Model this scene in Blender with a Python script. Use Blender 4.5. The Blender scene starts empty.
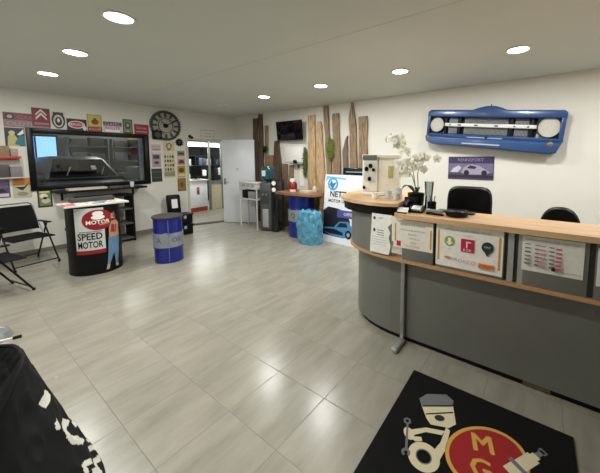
import bpy, bmesh, math, random
from math import sin, cos, pi, radians
from mathutils import Vector, Matrix, noise
random.seed(7)
SC = bpy.context.scene
COL = SC.collection

# ---------------------------------------------------------------- camera
YAW, PITCH, FPX, PPX, PPY = -0.6206, 0.0903, 293.47, 336.64, 185.09
fwd = Vector((sin(YAW)*cos(PITCH), cos(YAW)*cos(PITCH), -sin(PITCH)))
rgt = Vector((cos(YAW), -sin(YAW), 0))
upv = rgt.cross(fwd)
cd = bpy.data.cameras.new('camera'); cam = bpy.data.objects.new('camera', cd); COL.objects.link(cam)
cam.matrix_world = Matrix(((rgt.x, upv.x, -fwd.x, 0), (rgt.y, upv.y, -fwd.y, 0), (rgt.z, upv.z, -fwd.z, 1.6), (0, 0, 0, 1)))
cd.sensor_fit = 'HORIZONTAL'; cd.sensor_width = 36.0
cd.lens = FPX/600*36; cd.shift_x = (300-PPX)/600; cd.shift_y = (PPY-236.5)/600
cd.clip_start = 0.02; cd.clip_end = 200
SC.camera = cam

# ---------------------------------------------------------------- world, exposure
w = bpy.data.worlds.new('world'); SC.world = w; w.use_nodes = True
bg = w.node_tree.nodes['Background']; bg.inputs[0].default_value = (.45, .66, 1.0, 1); bg.inputs[1].default_value = 1.9
SC.view_settings.view_transform = 'Standard'; SC.view_settings.look = 'None'
SC.view_settings.gamma = 1; SC.view_settings.use_curve_mapping = False
SC.view_settings.exposure = 0.18
LAMP_W = 21.0
LAMP_COL = (1.0, .99, .95)

WX, WY, CZ = -6.96, 4.95, 2.71          # left wall face, right wall face, ceiling

# ---------------------------------------------------------------- materials
def s2l(c): return c/12.92 if c <= .04045 else ((c+.055)/1.055)**2.4
def hexc(h):
    h = h.lstrip('#'); return tuple(s2l(int(h[i:i+2], 16)/255) for i in (0, 2, 4))
_M = {}
def C(h, rough=.55, metal=0., var=.06, scale=30., bump=0., coat=0.):
    key = (h, rough, metal, var, scale, bump, coat)
    if key in _M: return _M[key]
    m = bpy.data.materials.new('paint_'+h.lstrip('#')); m.use_nodes = True; nt = m.node_tree
    b = nt.nodes['Principled BSDF']; c = hexc(h)
    tc = nt.nodes.new('ShaderNodeTexCoord'); nz = nt.nodes.new('ShaderNodeTexNoise')
    nz.inputs['Scale'].default_value = scale; nz.inputs['Detail'].default_value = 3
    nt.links.new(tc.outputs['Object'], nz.inputs['Vector'])
    rp = nt.nodes.new('ShaderNodeValToRGB'); e = rp.color_ramp.elements
    e[0].position = .3; e[1].position = .7
    e[0].color = tuple(max(0, x*(1-var)) for x in c)+(1,); e[1].color = tuple(min(1, x*(1+var)) for x in c)+(1,)
    nt.links.new(nz.outputs['Fac'], rp.inputs['Fac']); nt.links.new(rp.outputs['Color'], b.inputs['Base Color'])
    b.inputs['Roughness'].default_value = rough; b.inputs['Metallic'].default_value = metal
    if max(c) < .012 and rough > .3: b.inputs['Specular IOR Level'].default_value = .22
    if coat: b.inputs['Coat Weight'].default_value = coat; b.inputs['Coat Roughness'].default_value = .08
    if bump:
        bp = nt.nodes.new('ShaderNodeBump'); bp.inputs['Strength'].default_value = bump; bp.inputs['Distance'].default_value = .01
        nt.links.new(nz.outputs['Fac'], bp.inputs['Height']); nt.links.new(bp.outputs['Normal'], b.inputs['Normal'])
    _M[key] = m; return m
def wood(name, dark, light, vec=(14, 14, 1.2), rough=.5, ns=3.0):
    if name in _M: return _M[name]
    m = bpy.data.materials.new(name); m.use_nodes = True; nt = m.node_tree; b = nt.nodes['Principled BSDF']
    tc = nt.nodes.new('ShaderNodeTexCoord'); mp = nt.nodes.new('ShaderNodeMapping'); mp.inputs['Scale'].default_value = vec
    nz = nt.nodes.new('ShaderNodeTexNoise'); nz.inputs['Scale'].default_value = ns; nz.inputs['Detail'].default_value = 6
    nz.inputs['Distortion'].default_value = 1.2
    rp = nt.nodes.new('ShaderNodeValToRGB'); e = rp.color_ramp.elements
    e[0].position = .34; e[0].color = hexc(dark)+(1,); e[1].position = .64; e[1].color = hexc(light)+(1,)
    nt.links.new(tc.outputs['Object'], mp.inputs['Vector']); nt.links.new(mp.outputs['Vector'], nz.inputs['Vector'])
    nt.links.new(nz.outputs['Fac'], rp.inputs['Fac']); nt.links.new(rp.outputs['Color'], b.inputs['Base Color'])
    b.inputs['Roughness'].default_value = rough
    _M[name] = m; return m
def emit(name, col, st):
    m = bpy.data.materials.new(name); m.use_nodes = True; b = m.node_tree.nodes['Principled BSDF']
    b.inputs['Base Color'].default_value = (*col, 1); b.inputs['Emission Color'].default_value = (*col, 1)
    b.inputs['Emission Strength'].default_value = st; return m
def glass(name, tint=(1, 1, 1), gloss=1.0, rough=.02):
    m = bpy.data.materials.new(name); m.use_nodes = True; nt = m.node_tree; nt.nodes.remove(nt.nodes['Principled BSDF'])
    out = nt.nodes['Material Output']; t = nt.nodes.new('ShaderNodeBsdfTransparent'); t.inputs[0].default_value = (*tint, 1)
    g = nt.nodes.new('ShaderNodeBsdfGlossy'); g.inputs['Roughness'].default_value = rough
    fr = nt.nodes.new('ShaderNodeFresnel'); fr.inputs[0].default_value = 1.5
    ml = nt.nodes.new('ShaderNodeMath'); ml.operation = 'MULTIPLY'; ml.inputs[1].default_value = gloss
    mx = nt.nodes.new('ShaderNodeMixShader'); nt.links.new(fr.outputs[0], ml.inputs[0]); nt.links.new(ml.outputs[0], mx.inputs[0])
    nt.links.new(t.outputs[0], mx.inputs[1]); nt.links.new(g.outputs[0], mx.inputs[2]); nt.links.new(mx.outputs[0], out.inputs[0])
    return m
def floor_mat():
    T = .4312; m = bpy.data.materials.new('floor_tiles'); m.use_nodes = True; nt = m.node_tree; N = nt.nodes.new; L = nt.links.new
    b = nt.nodes['Principled BSDF']; geo = N('ShaderNodeNewGeometry'); sp = N('ShaderNodeSeparateXYZ'); L(geo.outputs['Position'], sp.inputs[0])
    def mth(op, a, bb=None, c=None):
        n = N('ShaderNodeMath'); n.operation = op
        for i, v in enumerate((a, bb, c)):
            if v is None: continue
            if isinstance(v, (int, float)): n.inputs[i].default_value = v
            else: L(v, n.inputs[i])
        return n.outputs[0]
    ms = []; fl = []
    for ax, off in ((0, .3757*T), (1, .3375*T)):
        q = mth('DIVIDE', mth('SUBTRACT', sp.outputs[ax], off), T)
        fr = mth('FRACT', mth('ADD', q, 100)); d = mth('MULTIPLY', mth('MINIMUM', fr, mth('SUBTRACT', 1, fr)), T)
        ms.append(d); fl.append(mth('FLOOR', mth('ADD', q, 100)))
    d = mth('MINIMUM', ms[0], ms[1]); g = mth('LESS_THAN', d, .0019)
    cb = N('ShaderNodeCombineXYZ'); L(fl[0], cb.inputs[0]); L(fl[1], cb.inputs[1])
    wn = N('ShaderNodeTexWhiteNoise'); L(cb.outputs[0], wn.inputs['Vector'])
    mp = N('ShaderNodeMapping'); mp.inputs['Scale'].default_value = (4.2, .9, 1); L(geo.outputs['Position'], mp.inputs['Vector'])
    ad = N('ShaderNodeVectorMath'); ad.operation = 'MULTIPLY_ADD'; L(wn.outputs['Color'], ad.inputs[0]); ad.inputs[1].default_value = (5, 5, 5); L(mp.outputs[0], ad.inputs[2])
    nz = N('ShaderNodeTexNoise'); nz.inputs['Scale'].default_value = 2.2; nz.inputs['Detail'].default_value = 8; nz.inputs['Roughness'].default_value = .62; L(ad.outputs[0], nz.inputs['Vector'])
    rp = N('ShaderNodeValToRGB'); e = rp.color_ramp.elements; e[0].position = .25; e[0].color = hexc('#878477')+(1,); e[1].position = .75; e[1].color = hexc('#a19d90')+(1,)
    L(nz.outputs['Fac'], rp.inputs['Fac'])
    mx = N('ShaderNodeMix'); mx.data_type = 'RGBA'; L(g, mx.inputs[0]); L(rp.outputs['Color'], mx.inputs[6]); mx.inputs[7].default_value = hexc('#73726c')+(1,)
    L(mx.outputs[2], b.inputs['Base Color'])
    r = mth('MULTIPLY_ADD', nz.outputs['Fac'], .14, .17); L(mth('MAXIMUM', r, mth('MULTIPLY', g, .8)), b.inputs['Roughness'])
    bp = N('ShaderNodeBump'); bp.inputs['Strength'].default_value = .3; bp.inputs['Distance'].default_value = .002
    L(mth('MINIMUM', mth('MULTIPLY', d, 300), 1), bp.inputs['Height']); L(bp.outputs[0], b.inputs['Normal'])
    return m

# ---------------------------------------------------------------- mesh builder
def FR(o, r, u):
    r = Vector(r).normalized(); u = Vector(u).normalized(); n = r.cross(u)
    return Matrix(((r.x, u.x, n.x, o[0]), (r.y, u.y, n.y, o[1]), (r.z, u.z, n.z, o[2]), (0, 0, 0, 1)))
def onleft(y, z, off=0.): return FR((WX+off, y, z), (0, 1, 0), (0, 0, 1))
def onright(x, z, off=0.): return FR((x, WY-off, z), (1, 0, 0), (0, 0, 1))
_txt = {}
def text_geo(s):
    if s in _txt: return _txt[s]
    cu = bpy.data.curves.new('t', 'FONT'); cu.body = s.lstrip('*'); cu.offset = .02 if s[0] == '*' else .0; cu.align_x = 'CENTER'; cu.align_y = 'CENTER'; cu.resolution_u = 2
    ob = bpy.data.objects.new('t', cu); me = bpy.data.meshes.new_from_object(ob)
    g = ([v.co.copy() for v in me.vertices], [list(p.vertices) for p in me.polygons])
    bpy.data.objects.remove(ob); bpy.data.curves.remove(cu); bpy.data.meshes.remove(me)
    xs = [v.x for v in g[0]] or [0]; ys = [v.y for v in g[0]] or [0]
    cx, cy = (min(xs)+max(xs))/2, (min(ys)+max(ys))/2; hh = max(ys)-min(ys) or 1
    g = ([Vector(((v.x-cx)/hh, (v.y-cy)/hh, 0)) for v in g[0]], g[1], (max(xs)-min(xs))/hh)
    _txt[s] = g; return g
class MB:
    def __init__(self, F=None): self.v = []; self.f = []; self.m = []; self.mats = []; self.F = F or Matrix()
    def mi(self, m):
        if m not in self.mats: self.mats.append(m)
        return self.mats.index(m)
    def add(self, vs, fs, m, F=None):
        F = F if F is not None else self.F; n = len(self.v); k = self.mi(m)
        self.v += [F @ Vector(p) for p in vs]; self.f += [[i+n for i in f] for f in fs]; self.m += [k]*len(fs); return self
    def box(self, a, b, m, F=None, bev=0.):
        x0, y0, z0 = a; x1, y1, z1 = b
        bm = bmesh.new(); bmesh.ops.create_cube(bm, size=1)
        for v in bm.verts: v.co = Vector(((x0+x1)/2+v.co.x*(x1-x0), (y0+y1)/2+v.co.y*(y1-y0), (z0+z1)/2+v.co.z*(z1-z0)))
        if bev: bmesh.ops.bevel(bm, geom=list(bm.edges), offset=bev, segments=3 if bev > .008 else 2, profile=.5, affect='EDGES')
        bm.verts.index_update(); self.add([v.co.copy() for v in bm.verts], [[v.index for v in f.verts] for f in bm.faces], m, F); bm.free(); return self
    def lathe(self, prof, c, m, seg=32, F=None, fn=None):
        vs = []; fs = []; n = len(prof)
        for j in range(seg):
            a = 2*pi*j/seg
            for (r, z) in prof:
                rr, zz = (r, z) if fn is None else fn(a, r, z)
                vs.append((c[0]+rr*cos(a), c[1]+rr*sin(a), c[2]+zz))
        for j in range(seg):
            k = (j+1) % seg
            for i in range(n-1): fs.append([j*n+i, k*n+i, k*n+i+1, j*n+i+1])
        if prof[0][0] > 1e-5: fs.append([j*n for j in range(seg)][::-1])
        if prof[-1][0] > 1e-5: fs.append([j*n+n-1 for j in range(seg)])
        return self.add(vs, fs, m, F)
    def cyl(self, p0, p1, r, m, seg=16, r2=None, F=None): return self.tube([p0, p1], r, m, seg, F, r2)
    def tube(self, path, r, m, seg=10, F=None, r2=None, closed=False):
        P = [Vector(p) for p in path]; n = len(P); vs = []; fs = []; prev = None
        for i, p in enumerate(P):
            if closed: t = (P[(i+1) % n]-P[i-1]).normalized()
            else: t = ((P[min(i+1, n-1)]-p).normalized()+(p-P[max(i-1, 0)]).normalized()).normalized()
            if prev is None:
                a = Vector((0, 0, 1)) if abs(t.z) < .9 else Vector((1, 0, 0)); u = t.cross(a).normalized()
            else: u = (prev-t*prev.dot(t)).normalized()
            prev = u; v = t.cross(u); rr = r if r2 is None else r+(r2-r)*i/(n-1)
            for k in range(seg): a = 2*pi*k/seg; vs.append(p+u*rr*cos(a)+v*rr*sin(a))
        for i in range(n if closed else n-1):
            j = (i+1) % n
            for k in range(seg): l = (k+1) % seg; fs.append([i*seg+k, i*seg+l, j*seg+l, j*seg+k])
        if not closed: fs.append(list(range(seg))[::-1]); fs.append([(n-1)*seg+k for k in range(seg)])
        return self.add(vs, fs, m, F)
    def prism(self, pts, z0, z1, m, F=None):
        n = len(pts); ar = sum(pts[i][0]*pts[(i+1) % n][1]-pts[(i+1) % n][0]*pts[i][1] for i in range(n))
        if ar < 0: pts = pts[::-1]
        vs = [(x, y, z0) for x, y in pts]+[(x, y, z1) for x, y in pts]
        fs = [list(range(n))[::-1], list(range(n, 2*n))]+[[i, (i+1) % n, n+(i+1) % n, n+i] for i in range(n)]
        return self.add(vs, fs, m, F)
    def ell(self, cx, cy, rx, ry, z0, z1, m, F=None, seg=28, rot=0.):
        return self.prism([(cx+rx*cos(a)*cos(rot)-ry*sin(a)*sin(rot), cy+rx*cos(a)*sin(rot)+ry*sin(a)*cos(rot)) for a in [2*pi*k/seg for k in range(seg)]], z0, z1, m, F)
    def ring(self, cx, cy, r0, r1, z0, z1, m, F=None, seg=48, a0=0., a1=2*pi):
        full = abs(a1-a0-2*pi) < 1e-6; n = seg+1; vs = []; fs = []
        for k in range(n):
            a = a0+(a1-a0)*k/seg
            for r, z in ((r0, z0), (r1, z0), (r1, z1), (r0, z1)): vs.append((cx+r*cos(a), cy+r*sin(a), z))
        for k in range(seg):
            for q in range(4): fs.append([k*4+q, (k+1)*4+q, (k+1)*4+(q+1) % 4, k*4+(q+1) % 4][::-1])
        if not full: fs += [[0, 1, 2, 3], [seg*4+3, seg*4+2, seg*4+1, seg*4]]
        return self.add(vs, fs, m, F)
    def text(self, s, cx, cy, h, z, m, F=None, maxw=None, rot=0.):
        g = text_geo(s); sx = h if maxw is None or g[2]*h <= maxw else maxw/g[2]
        return self.add([(cx+v.x*sx*cos(rot)-v.y*h*sin(rot), cy+v.x*sx*sin(rot)+v.y*h*cos(rot), z) for v in g[0]], g[1], m, F)
    def grid(self, fn, nu, nv, m, F=None):
        vs = [fn(i/nu, j/nv) for j in range(nv+1) for i in range(nu+1)]
        fs = [[j*(nu+1)+i, j*(nu+1)+i+1, (j+1)*(nu+1)+i+1, (j+1)*(nu+1)+i] for j in range(nv) for i in range(nu)]
        return self.add(vs, fs, m, F)
    def build(self, name, parent=None, smooth=True, origin=None, weld=False):
        if parent is not None: o = world_loc(parent)
        elif origin is not None: o = Vector(origin)
        else:
            xs = [p.x for p in self.v]; ys = [p.y for p in self.v]; zs = [p.z for p in self.v]
            o = Vector(((min(xs)+max(xs))/2, (min(ys)+max(ys))/2, min(zs)))
        me = bpy.data.meshes.new(name); me.from_pydata([p-o for p in self.v], [], self.f)
        for m in self.mats: me.materials.append(m)
        me.polygons.foreach_set('material_index', self.m); me.update()
        bm = bmesh.new(); bm.from_mesh(me)
        if weld: bmesh.ops.remove_doubles(bm, verts=bm.verts, dist=1e-5)
        bmesh.ops.recalc_face_normals(bm, faces=bm.faces); bm.to_mesh(me); bm.free()
        if smooth:
            me.polygons.foreach_set('use_smooth', [True]*len(me.polygons)); me.set_sharp_from_angle(angle=radians(32))
        ob = bpy.data.objects.new(name, me); COL.objects.link(ob)
        if parent is not None: ob.parent = parent
        else: ob.location = o
        return ob
def world_loc(o):
    v = Vector(o.location)
    while o.parent is not None: o = o.parent; v += Vector(o.location)
    return v
def tag(o, label, cat, group=None):
    o['label'] = label; o['category'] = cat
    if group: o['group'] = group
    return o
def thing(name, label, cat, loc, group=None):
    o = bpy.data.objects.new(name, None); o.empty_display_size = .05; COL.objects.link(o); o.location = loc
    return tag(o, label, cat, group)
def struct(o): o['kind'] = 'structure'; return o
def dup(root, loc, label=None):
    r = root.copy(); COL.objects.link(r); r.location = loc
    if label: r['label'] = label
    for ch in list(root.children):
        c = ch.copy(); COL.objects.link(c); c.parent = r
        for g in list(ch.children):
            d = g.copy(); COL.objects.link(d); d.parent = c
    return r

BLK = C('#08080a', .45); BLK2 = C('#121214', .6); WHT = C('#efeee8', .5); STEEL = C('#9a9b9b', .35, .8); DGREY = C('#3a3b3c', .5)
WALL = C('#dcdad2', .85, var=.015, scale=3.); CEIL = C('#d2d5cf', .9, var=.015, scale=2.)

# ================================================================ SETTING
XR, YF = 3.2, -2.6
struct(MB().box((-13.4, YF-.1, -.12), (XR+.1, 7.6, 0), floor_mat()).build('floor', smooth=False))
cb = MB().box((WX-.14, YF-.1, CZ), (XR+.1, WY+.14, CZ+.12), CEIL)
struct(cb.build('ceiling', smooth=False))
# left wall, pierced by the workshop window and the doorway
WY0, WY1, WZ0, WZ1 = 1.06, 2.74, 1.13, 2.035
DY0, DY1, DZ = 3.64, 4.66, 2.06
lw = MB(); xa, xb = WX-.14, WX
for a, b in (((YF-.1, 0), (WY0, CZ)), ((WY0, 0), (WY1, WZ0)), ((WY0, WZ1), (WY1, CZ)), ((WY1, 0), (DY0, CZ)), ((DY0, DZ), (DY1, CZ)), ((DY1, 0), (WY+.14, CZ))):
    lw.box((xa, a[0], a[1]), (xb, b[0], b[1]), WALL)
struct(lw.build('wall_left', smooth=False))
struct(MB().box((WX, WY, 0), (XR+.1, WY+.14, CZ), WALL).build('wall_right', smooth=False))
struct(MB().box((XR, YF, 0), (XR+.1, WY, CZ), WALL).build('wall_end', smooth=False))
struct(MB().box((WX, YF-.1, 0), (XR, YF, CZ), WALL).build('wall_back', smooth=False))
TB = C('#77756b', .45)
struct(MB().box((WX, YF, 0), (WX+.012, DY0-.02, .075), TB).build('baseboard_left', smooth=False))
struct(MB().box((WX+.012, WY-.012, 0), (XR, WY, .075), TB).build('baseboard_right', smooth=False))
SEAM = C('#cbcac2', .9)
t = MB(FR((0, 0, CZ), (1, 0, 0), (0, -1, 0)))
struct(MB().box((-6.4, 2.285, CZ-.0015), (1.2, 2.295, CZ), SEAM).build('trim_1', smooth=False))

# workshop behind the window
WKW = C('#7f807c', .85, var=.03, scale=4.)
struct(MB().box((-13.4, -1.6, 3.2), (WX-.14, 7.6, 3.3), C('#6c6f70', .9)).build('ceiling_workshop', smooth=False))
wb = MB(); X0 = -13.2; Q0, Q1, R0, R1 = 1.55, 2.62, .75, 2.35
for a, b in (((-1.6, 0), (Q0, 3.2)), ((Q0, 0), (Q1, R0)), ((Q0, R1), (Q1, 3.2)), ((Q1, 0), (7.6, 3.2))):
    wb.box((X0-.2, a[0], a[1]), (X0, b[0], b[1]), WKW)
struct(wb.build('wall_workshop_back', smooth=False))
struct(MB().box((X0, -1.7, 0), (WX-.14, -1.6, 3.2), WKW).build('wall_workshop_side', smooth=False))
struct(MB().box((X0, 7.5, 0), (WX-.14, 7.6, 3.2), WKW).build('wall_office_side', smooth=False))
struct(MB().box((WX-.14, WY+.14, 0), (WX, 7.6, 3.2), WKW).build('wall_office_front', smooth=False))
dg = FR((WX-.14, 3.40, 0), (-.95, .312, 0), (.0, 0, 1))
struct(MB(dg).box((0, 0, -.06), (6.85, 3.2, 0), C('#b3b0a4', .85)).build('wall_partition', smooth=False))
w2 = MB()
for y in (Q0, (Q0+Q1)/2-.02, Q1-.04): w2.box((X0-.12, y, R0), (X0-.06, y+.04, R1), C('#39434d', .5))
for z in (R0, 1.55, R1-.04): w2.box((X0-.12, Q0, z), (X0-.06, Q1, z+.04), C('#39434d', .5))
w2 = struct(w2.build('window_2', smooth=False))
MB().box((X0-.095, Q0+.04, R0+.04), (X0-.09, Q1-.04, R1-.04), glass('clear_glass', (.75, .88, 1), .6)).build('pane', w2, smooth=False)

# window_1: black framed window between the room and the workshop
BF = C('#0d0e10', .35)
F = onleft(0, 0)
fr = MB(F); O = .07
fr.box((WY0-O, WZ0-O, -.1), (WY0+.012, WZ1+O, .028), BF, bev=.004); fr.box((WY1-.012, WZ0-O, -.1), (WY1+O, WZ1+O, .028), BF, bev=.004)
fr.box((WY0+.012, WZ1-.012, -.1), (WY1-.012, WZ1+O, .028), BF, bev=.004); fr.box((WY0+.012, WZ0-O, -.1), (WY1-.012, WZ0+.012, .028), BF, bev=.004)
w1 = struct(fr.build('window_1'))
MB(F).box((WY0+.012, WZ0+.012, -.04), (WY1-.012, WZ1-.012, -.034), glass('window_glass', (.86, .88, .88), 1.0)).build('pane', w1, smooth=False)

# doorway frame
JB = C('#c9c5b5', .6)
dj = MB(F); dj.box((DY0-.03, 0, -.15), (DY0+.02, DZ+.03, .012), JB).box((DY0+.02, DZ-.02, -.15), (DY1, DZ+.03, .012), JB)
struct(dj.build('trim_2', smooth=False))

# white door leaf standing open across the corner
A, B = Vector((-6.56, 4.29, 0)), Vector((-5.84, 4.70, 0)); dr = (B-A).normalized()
DF = FR((A.x, A.y, 0.008), dr, (0, 0, 1)); DW = (B-A).length
DOOR = C('#dfe3ea', .3, var=.02, scale=5)
d = struct(MB(DF).box((0, 0, -.04), (DW, 2.05, 0), DOOR, bev=.003).build('door_1'))
h = MB(DF); h.cyl((.06, 1.0, 0), (.06, 1.0, .05), .01, STEEL).cyl((.06, 1.0, .05), (.17, 1.0, .05), .009, STEEL).box((.035, .95, 0), (.085, 1.1, .006), STEEL)
h.build('door_handle', d)
MB(DF).tube([(.36, 1.36, .001), (.42, 1.30, .001)], .004, DGREY, 5).tube([(.42, 1.36, .001), (.36, 1.30, .001)], .004, DGREY, 5).build('cross_mark', d)

# ================================================================ CEILING LIGHTS
EM = emit('lamp_diffuser', (1, .97, .9), 14.0); OFF = C('#d9d6cc', .6)
RIM = C('#e6e3da', .45)
lab = {
 (-2.8, .97): 'glowing round downlight at the top left, the largest and nearest in view',
 (-4.08, 1.0): 'glowing round downlight, middle of the three in the left ceiling row',
 (-5.37, 1.02): 'glowing round downlight nearest the window wall above the row of metal signs',
 (-4.2, 3.63): 'glowing round downlight over the television corner of the ceiling',
 (-2.87, 3.6): 'glowing round downlight above the light wooden wall planks',
 (-1.58, 3.6): 'glowing round downlight above the white orchid and coffee machine',
 (-.3, 3.6): 'glowing round downlight over the blue car front panel',
 (-5.52, 3.65): 'small unlit round downlight near the doorway in the far corner'}
for (x, y), L in lab.items():
    on = (x, y) != (-5.52, 3.65)
    t = thing('ceiling_light', L, 'ceiling light', (x, y, CZ), 'round ceiling downlights')
    MB(FR((x, y, CZ), (1, 0, 0), (0, -1, 0))).ring(0, 0, .095, .115, 0, .012, RIM).build('rim', t)
    MB(FR((x, y, CZ), (1, 0, 0), (0, -1, 0))).ell(0, 0, .095, .095, 0, .006, EM if on else OFF).build('diffuser', t)
for x, y in [k for k in lab if k != (-5.52, 3.65)]+[(-1.5, .97), (1.0, 3.6), (2.3, 3.6), (-5.37, -1.6), (-2.8, -1.6)]:
    ld = bpy.data.lights.new('downlight', 'AREA'); ld.shape = 'DISK'; ld.size = .19; ld.energy = LAMP_W; ld.color = LAMP_COL
    lo = bpy.data.objects.new('downlight', ld); COL.objects.link(lo); lo.location = (x, y, CZ-.014)
for (x, y), L in {(-1.5, .97): 'round downlight above the near end of the counter, above the picture', (1.0, 3.6): 'first round downlight right of the blue car front, outside the picture', (2.3, 3.6): 'furthest right round downlight outside the picture', (-5.37, -1.6): 'round downlight behind the viewer near the window wall', (-2.8, -1.6): 'round downlight behind the viewer in the middle'}.items():
    t = thing('ceiling_light', L, 'ceiling light', (x, y, CZ), 'round ceiling downlights beyond the frame')
    MB(FR((x, y, CZ), (1, 0, 0), (0, -1, 0))).ring(0, 0, .095, .115, 0, .012, RIM).build('rim', t)
    MB(FR((x, y, CZ), (1, 0, 0), (0, -1, 0))).ell(0, 0, .095, .095, 0, .006, EM).build('diffuser', t)

# ================================================================ OFFICE BEHIND THE DOORWAY
st = thing('strip_light', 'bright white fluorescent strip light seen through the doorway', 'ceiling light', (-9.4, 5.45, 2.0))
MB().box((-9.46, 4.5, 2.10), (-9.34, 6.6, 2.15), WHT).build('housing', st)
MB().box((-9.44, 4.55, 2.0), (-9.36, 6.55, 2.10), emit('tube_light', (1, 1, .97), 7.)).build('tube', st)
for y in (4.9, 6.2): MB().cyl((-9.4, y, 2.15), (-9.4, y, 3.2), .008, STEEL).build('hanger', st)
ld = bpy.data.lights.new('tube', 'AREA'); ld.shape = 'RECTANGLE'; ld.size = .08; ld.size_y = 2.; ld.energy = 45; ld.color = (1, 1, .97)
lo = bpy.data.objects.new('tube', ld); COL.objects.link(lo); lo.location = (-9.4, 5.5, 1.99)
ld = bpy.data.lights.new('added_office_fill', 'AREA'); ld.size = .5; ld.energy = 55; ld.color = (.97, .99, 1)  # added fill lamp, out of view, to brighten the counter front
lo = bpy.data.objects.new('added_office_fill', ld); COL.objects.link(lo); lo.location = (-7.75, 5.0, 3.12)
tag(MB().box((-8.0, 4.75, 3.13), (-7.5, 5.25, 3.2), WHT).build('added_fill_panel'), 'square white housing of an added, unseen fill lamp in the office behind the doorway', 'ceiling light')
wc = thing('service_counter', 'white office counter with a red printed mark seen through the doorway', 'counter', (-8.75, 4.6, 0))
WG = C('#e9ecee', .3)
MB().box((-9.0, 4.12, .13), (-8.5, 5.02, .93), WG, bev=.005).build('body', wc)
MB().box((-9.03, 4.1, .93), (-8.46, 5.04, .96), C('#d6d2c6', .4), bev=.004).build('worktop', wc)
MB().box((-8.98, 4.14, 0), (-8.49, 5.0, .13), C('#9c2f2b', .4)).build('red_plinth', wc)
LF = FR((-8.5, 4.72, .62), (0, 1, 0), (0, 0, 1)); RED = C('#b51f2b', .5)
MB(LF).ell(0, .06, .05, .07, 0, .003, RED).box((-.04, -.1, 0), (.045, .0, .003), RED).text('MC', 0, .06, .04, .004, WHT).build('red_emblem', wc)
tl = thing('shelf_unit', 'dark shelving with binders behind the white office counter', 'shelf', (-10.2, 5.6, 0))
for z in (.95, 1.33, 1.68): MB().box((-10.4, 4.9, z), (-10.0, 6.9, z+.03), BLK2).build('shelf', tl, smooth=False)
for y in (4.9, 5.5, 6.2, 6.87): MB().box((-10.4, y, 0), (-10.0, y+.03, 1.71), BLK2).build('upright', tl, smooth=False)
pal = ['#23262b', '#2f3540', '#c9c6bc', '#7f878d', '#15171a', '#31414f']
names = ['charcoal', 'slate grey', 'cream', 'pale grey', 'black', 'navy']
for si, z in enumerate((.983, 1.363)):
    y = 4.97; n_ = 0; ORD = ['first', 'second', 'third', 'fourth', 'fifth', 'sixth', 'seventh', 'eighth', 'ninth', 'tenth', 'eleventh', 'twelfth', 'thirteenth', 'fourteenth']
    while y < 6.7:
        wd = random.uniform(.10, .2); k = (n_*2+si) % 6
        if not any(abs(y+wd/2-u) < wd/2+.04 for u in (5.515, 6.215)):
            hh = random.uniform(.2, .28)
            tag(MB().box((-10.3, y, z), (-10.03, y+wd-.01, z+hh), C(pal[k], .5), bev=.004).build('storage_box'),
                '%s box file, %s from the left on the %s shelf behind the office counter' % (names[k], ORD[n_], ('lower', 'upper')[si]), 'box', 'boxes on the dark office shelves'); n_ += 1
        y += wd+.02
mo = thing('monitor', 'black computer monitor standing on the white office counter', 'monitor', (-8.8, 4.78, .96))
MF = FR((-8.72, 4.80, .96), (-.25, .97, 0), (0, 0, 1))
MB(MF).box((-.2, .1, -.02), (.22, .42, .01), BLK, bev=.006).build('screen', mo); MB(MF).box((-.02, .006, -.03), (.02, .15, -.015), BLK).box((-.1, 0, -.09), (.1, .01, .05), BLK).build('stand', mo)
tag(MB().lathe([(.045, 0), (.05, .02), (.05, .16), (.02, .2), (.02, .23)], (-8.6, 4.5, .96), WHT).build('bottle'), 'white pump bottle on the left end of the office counter', 'bottle')
gd = thing('glazed_door', 'grey framed glass door with a beige lower panel past the doorway', 'door', (-8.5, 5.35, 0))
GP = C('#8b8c86', .4, .4); gf = MB()
for y in (5.08, 5.5): gf.box((-8.53, y, 0), (-8.47, y+.06, 2.2), GP, bev=.004)
gf.box((-8.53, 5.14, 2.12), (-8.47, 5.5, 2.2), GP).box((-8.53, 5.14, .84), (-8.47, 5.5, .9), GP); gf.build('frame', gd)
MB().box((-8.51, 5.14, .02), (-8.49, 5.5, .84), C('#c9c0a0', .6)).build('lower_panel', gd)
MB().box((-8.503, 5.14, .9), (-8.497, 5.5, 2.12), glass('door_glass', (.9, .93, .92), .7)).build('pane', gd)
MB().cyl((-8.47, 5.11, 1.0), (-8.42, 5.11, 1.0), .01, BLK).cyl((-8.42, 5.11, 1.0), (-8.42, 5.2, 1.0), .01, BLK).build('handle', gd)

# ================================================================ WORKSHOP CAR
car = thing('parked_car', 'dark car parked nose-on in the workshop behind the black framed window', 'car', (-10.6, 2.4, 0))
CP = C('#565b5f', .35, .2); CG = C('#0b0d10', .08)
def carsec(prof, mat, ex=0.):
    vs = []; fs = []
    for (x, wd, z0, z1, tz) in prof:     # a body ring at each station: half width, bottom, shoulder, top, top half width
        pass
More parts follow.
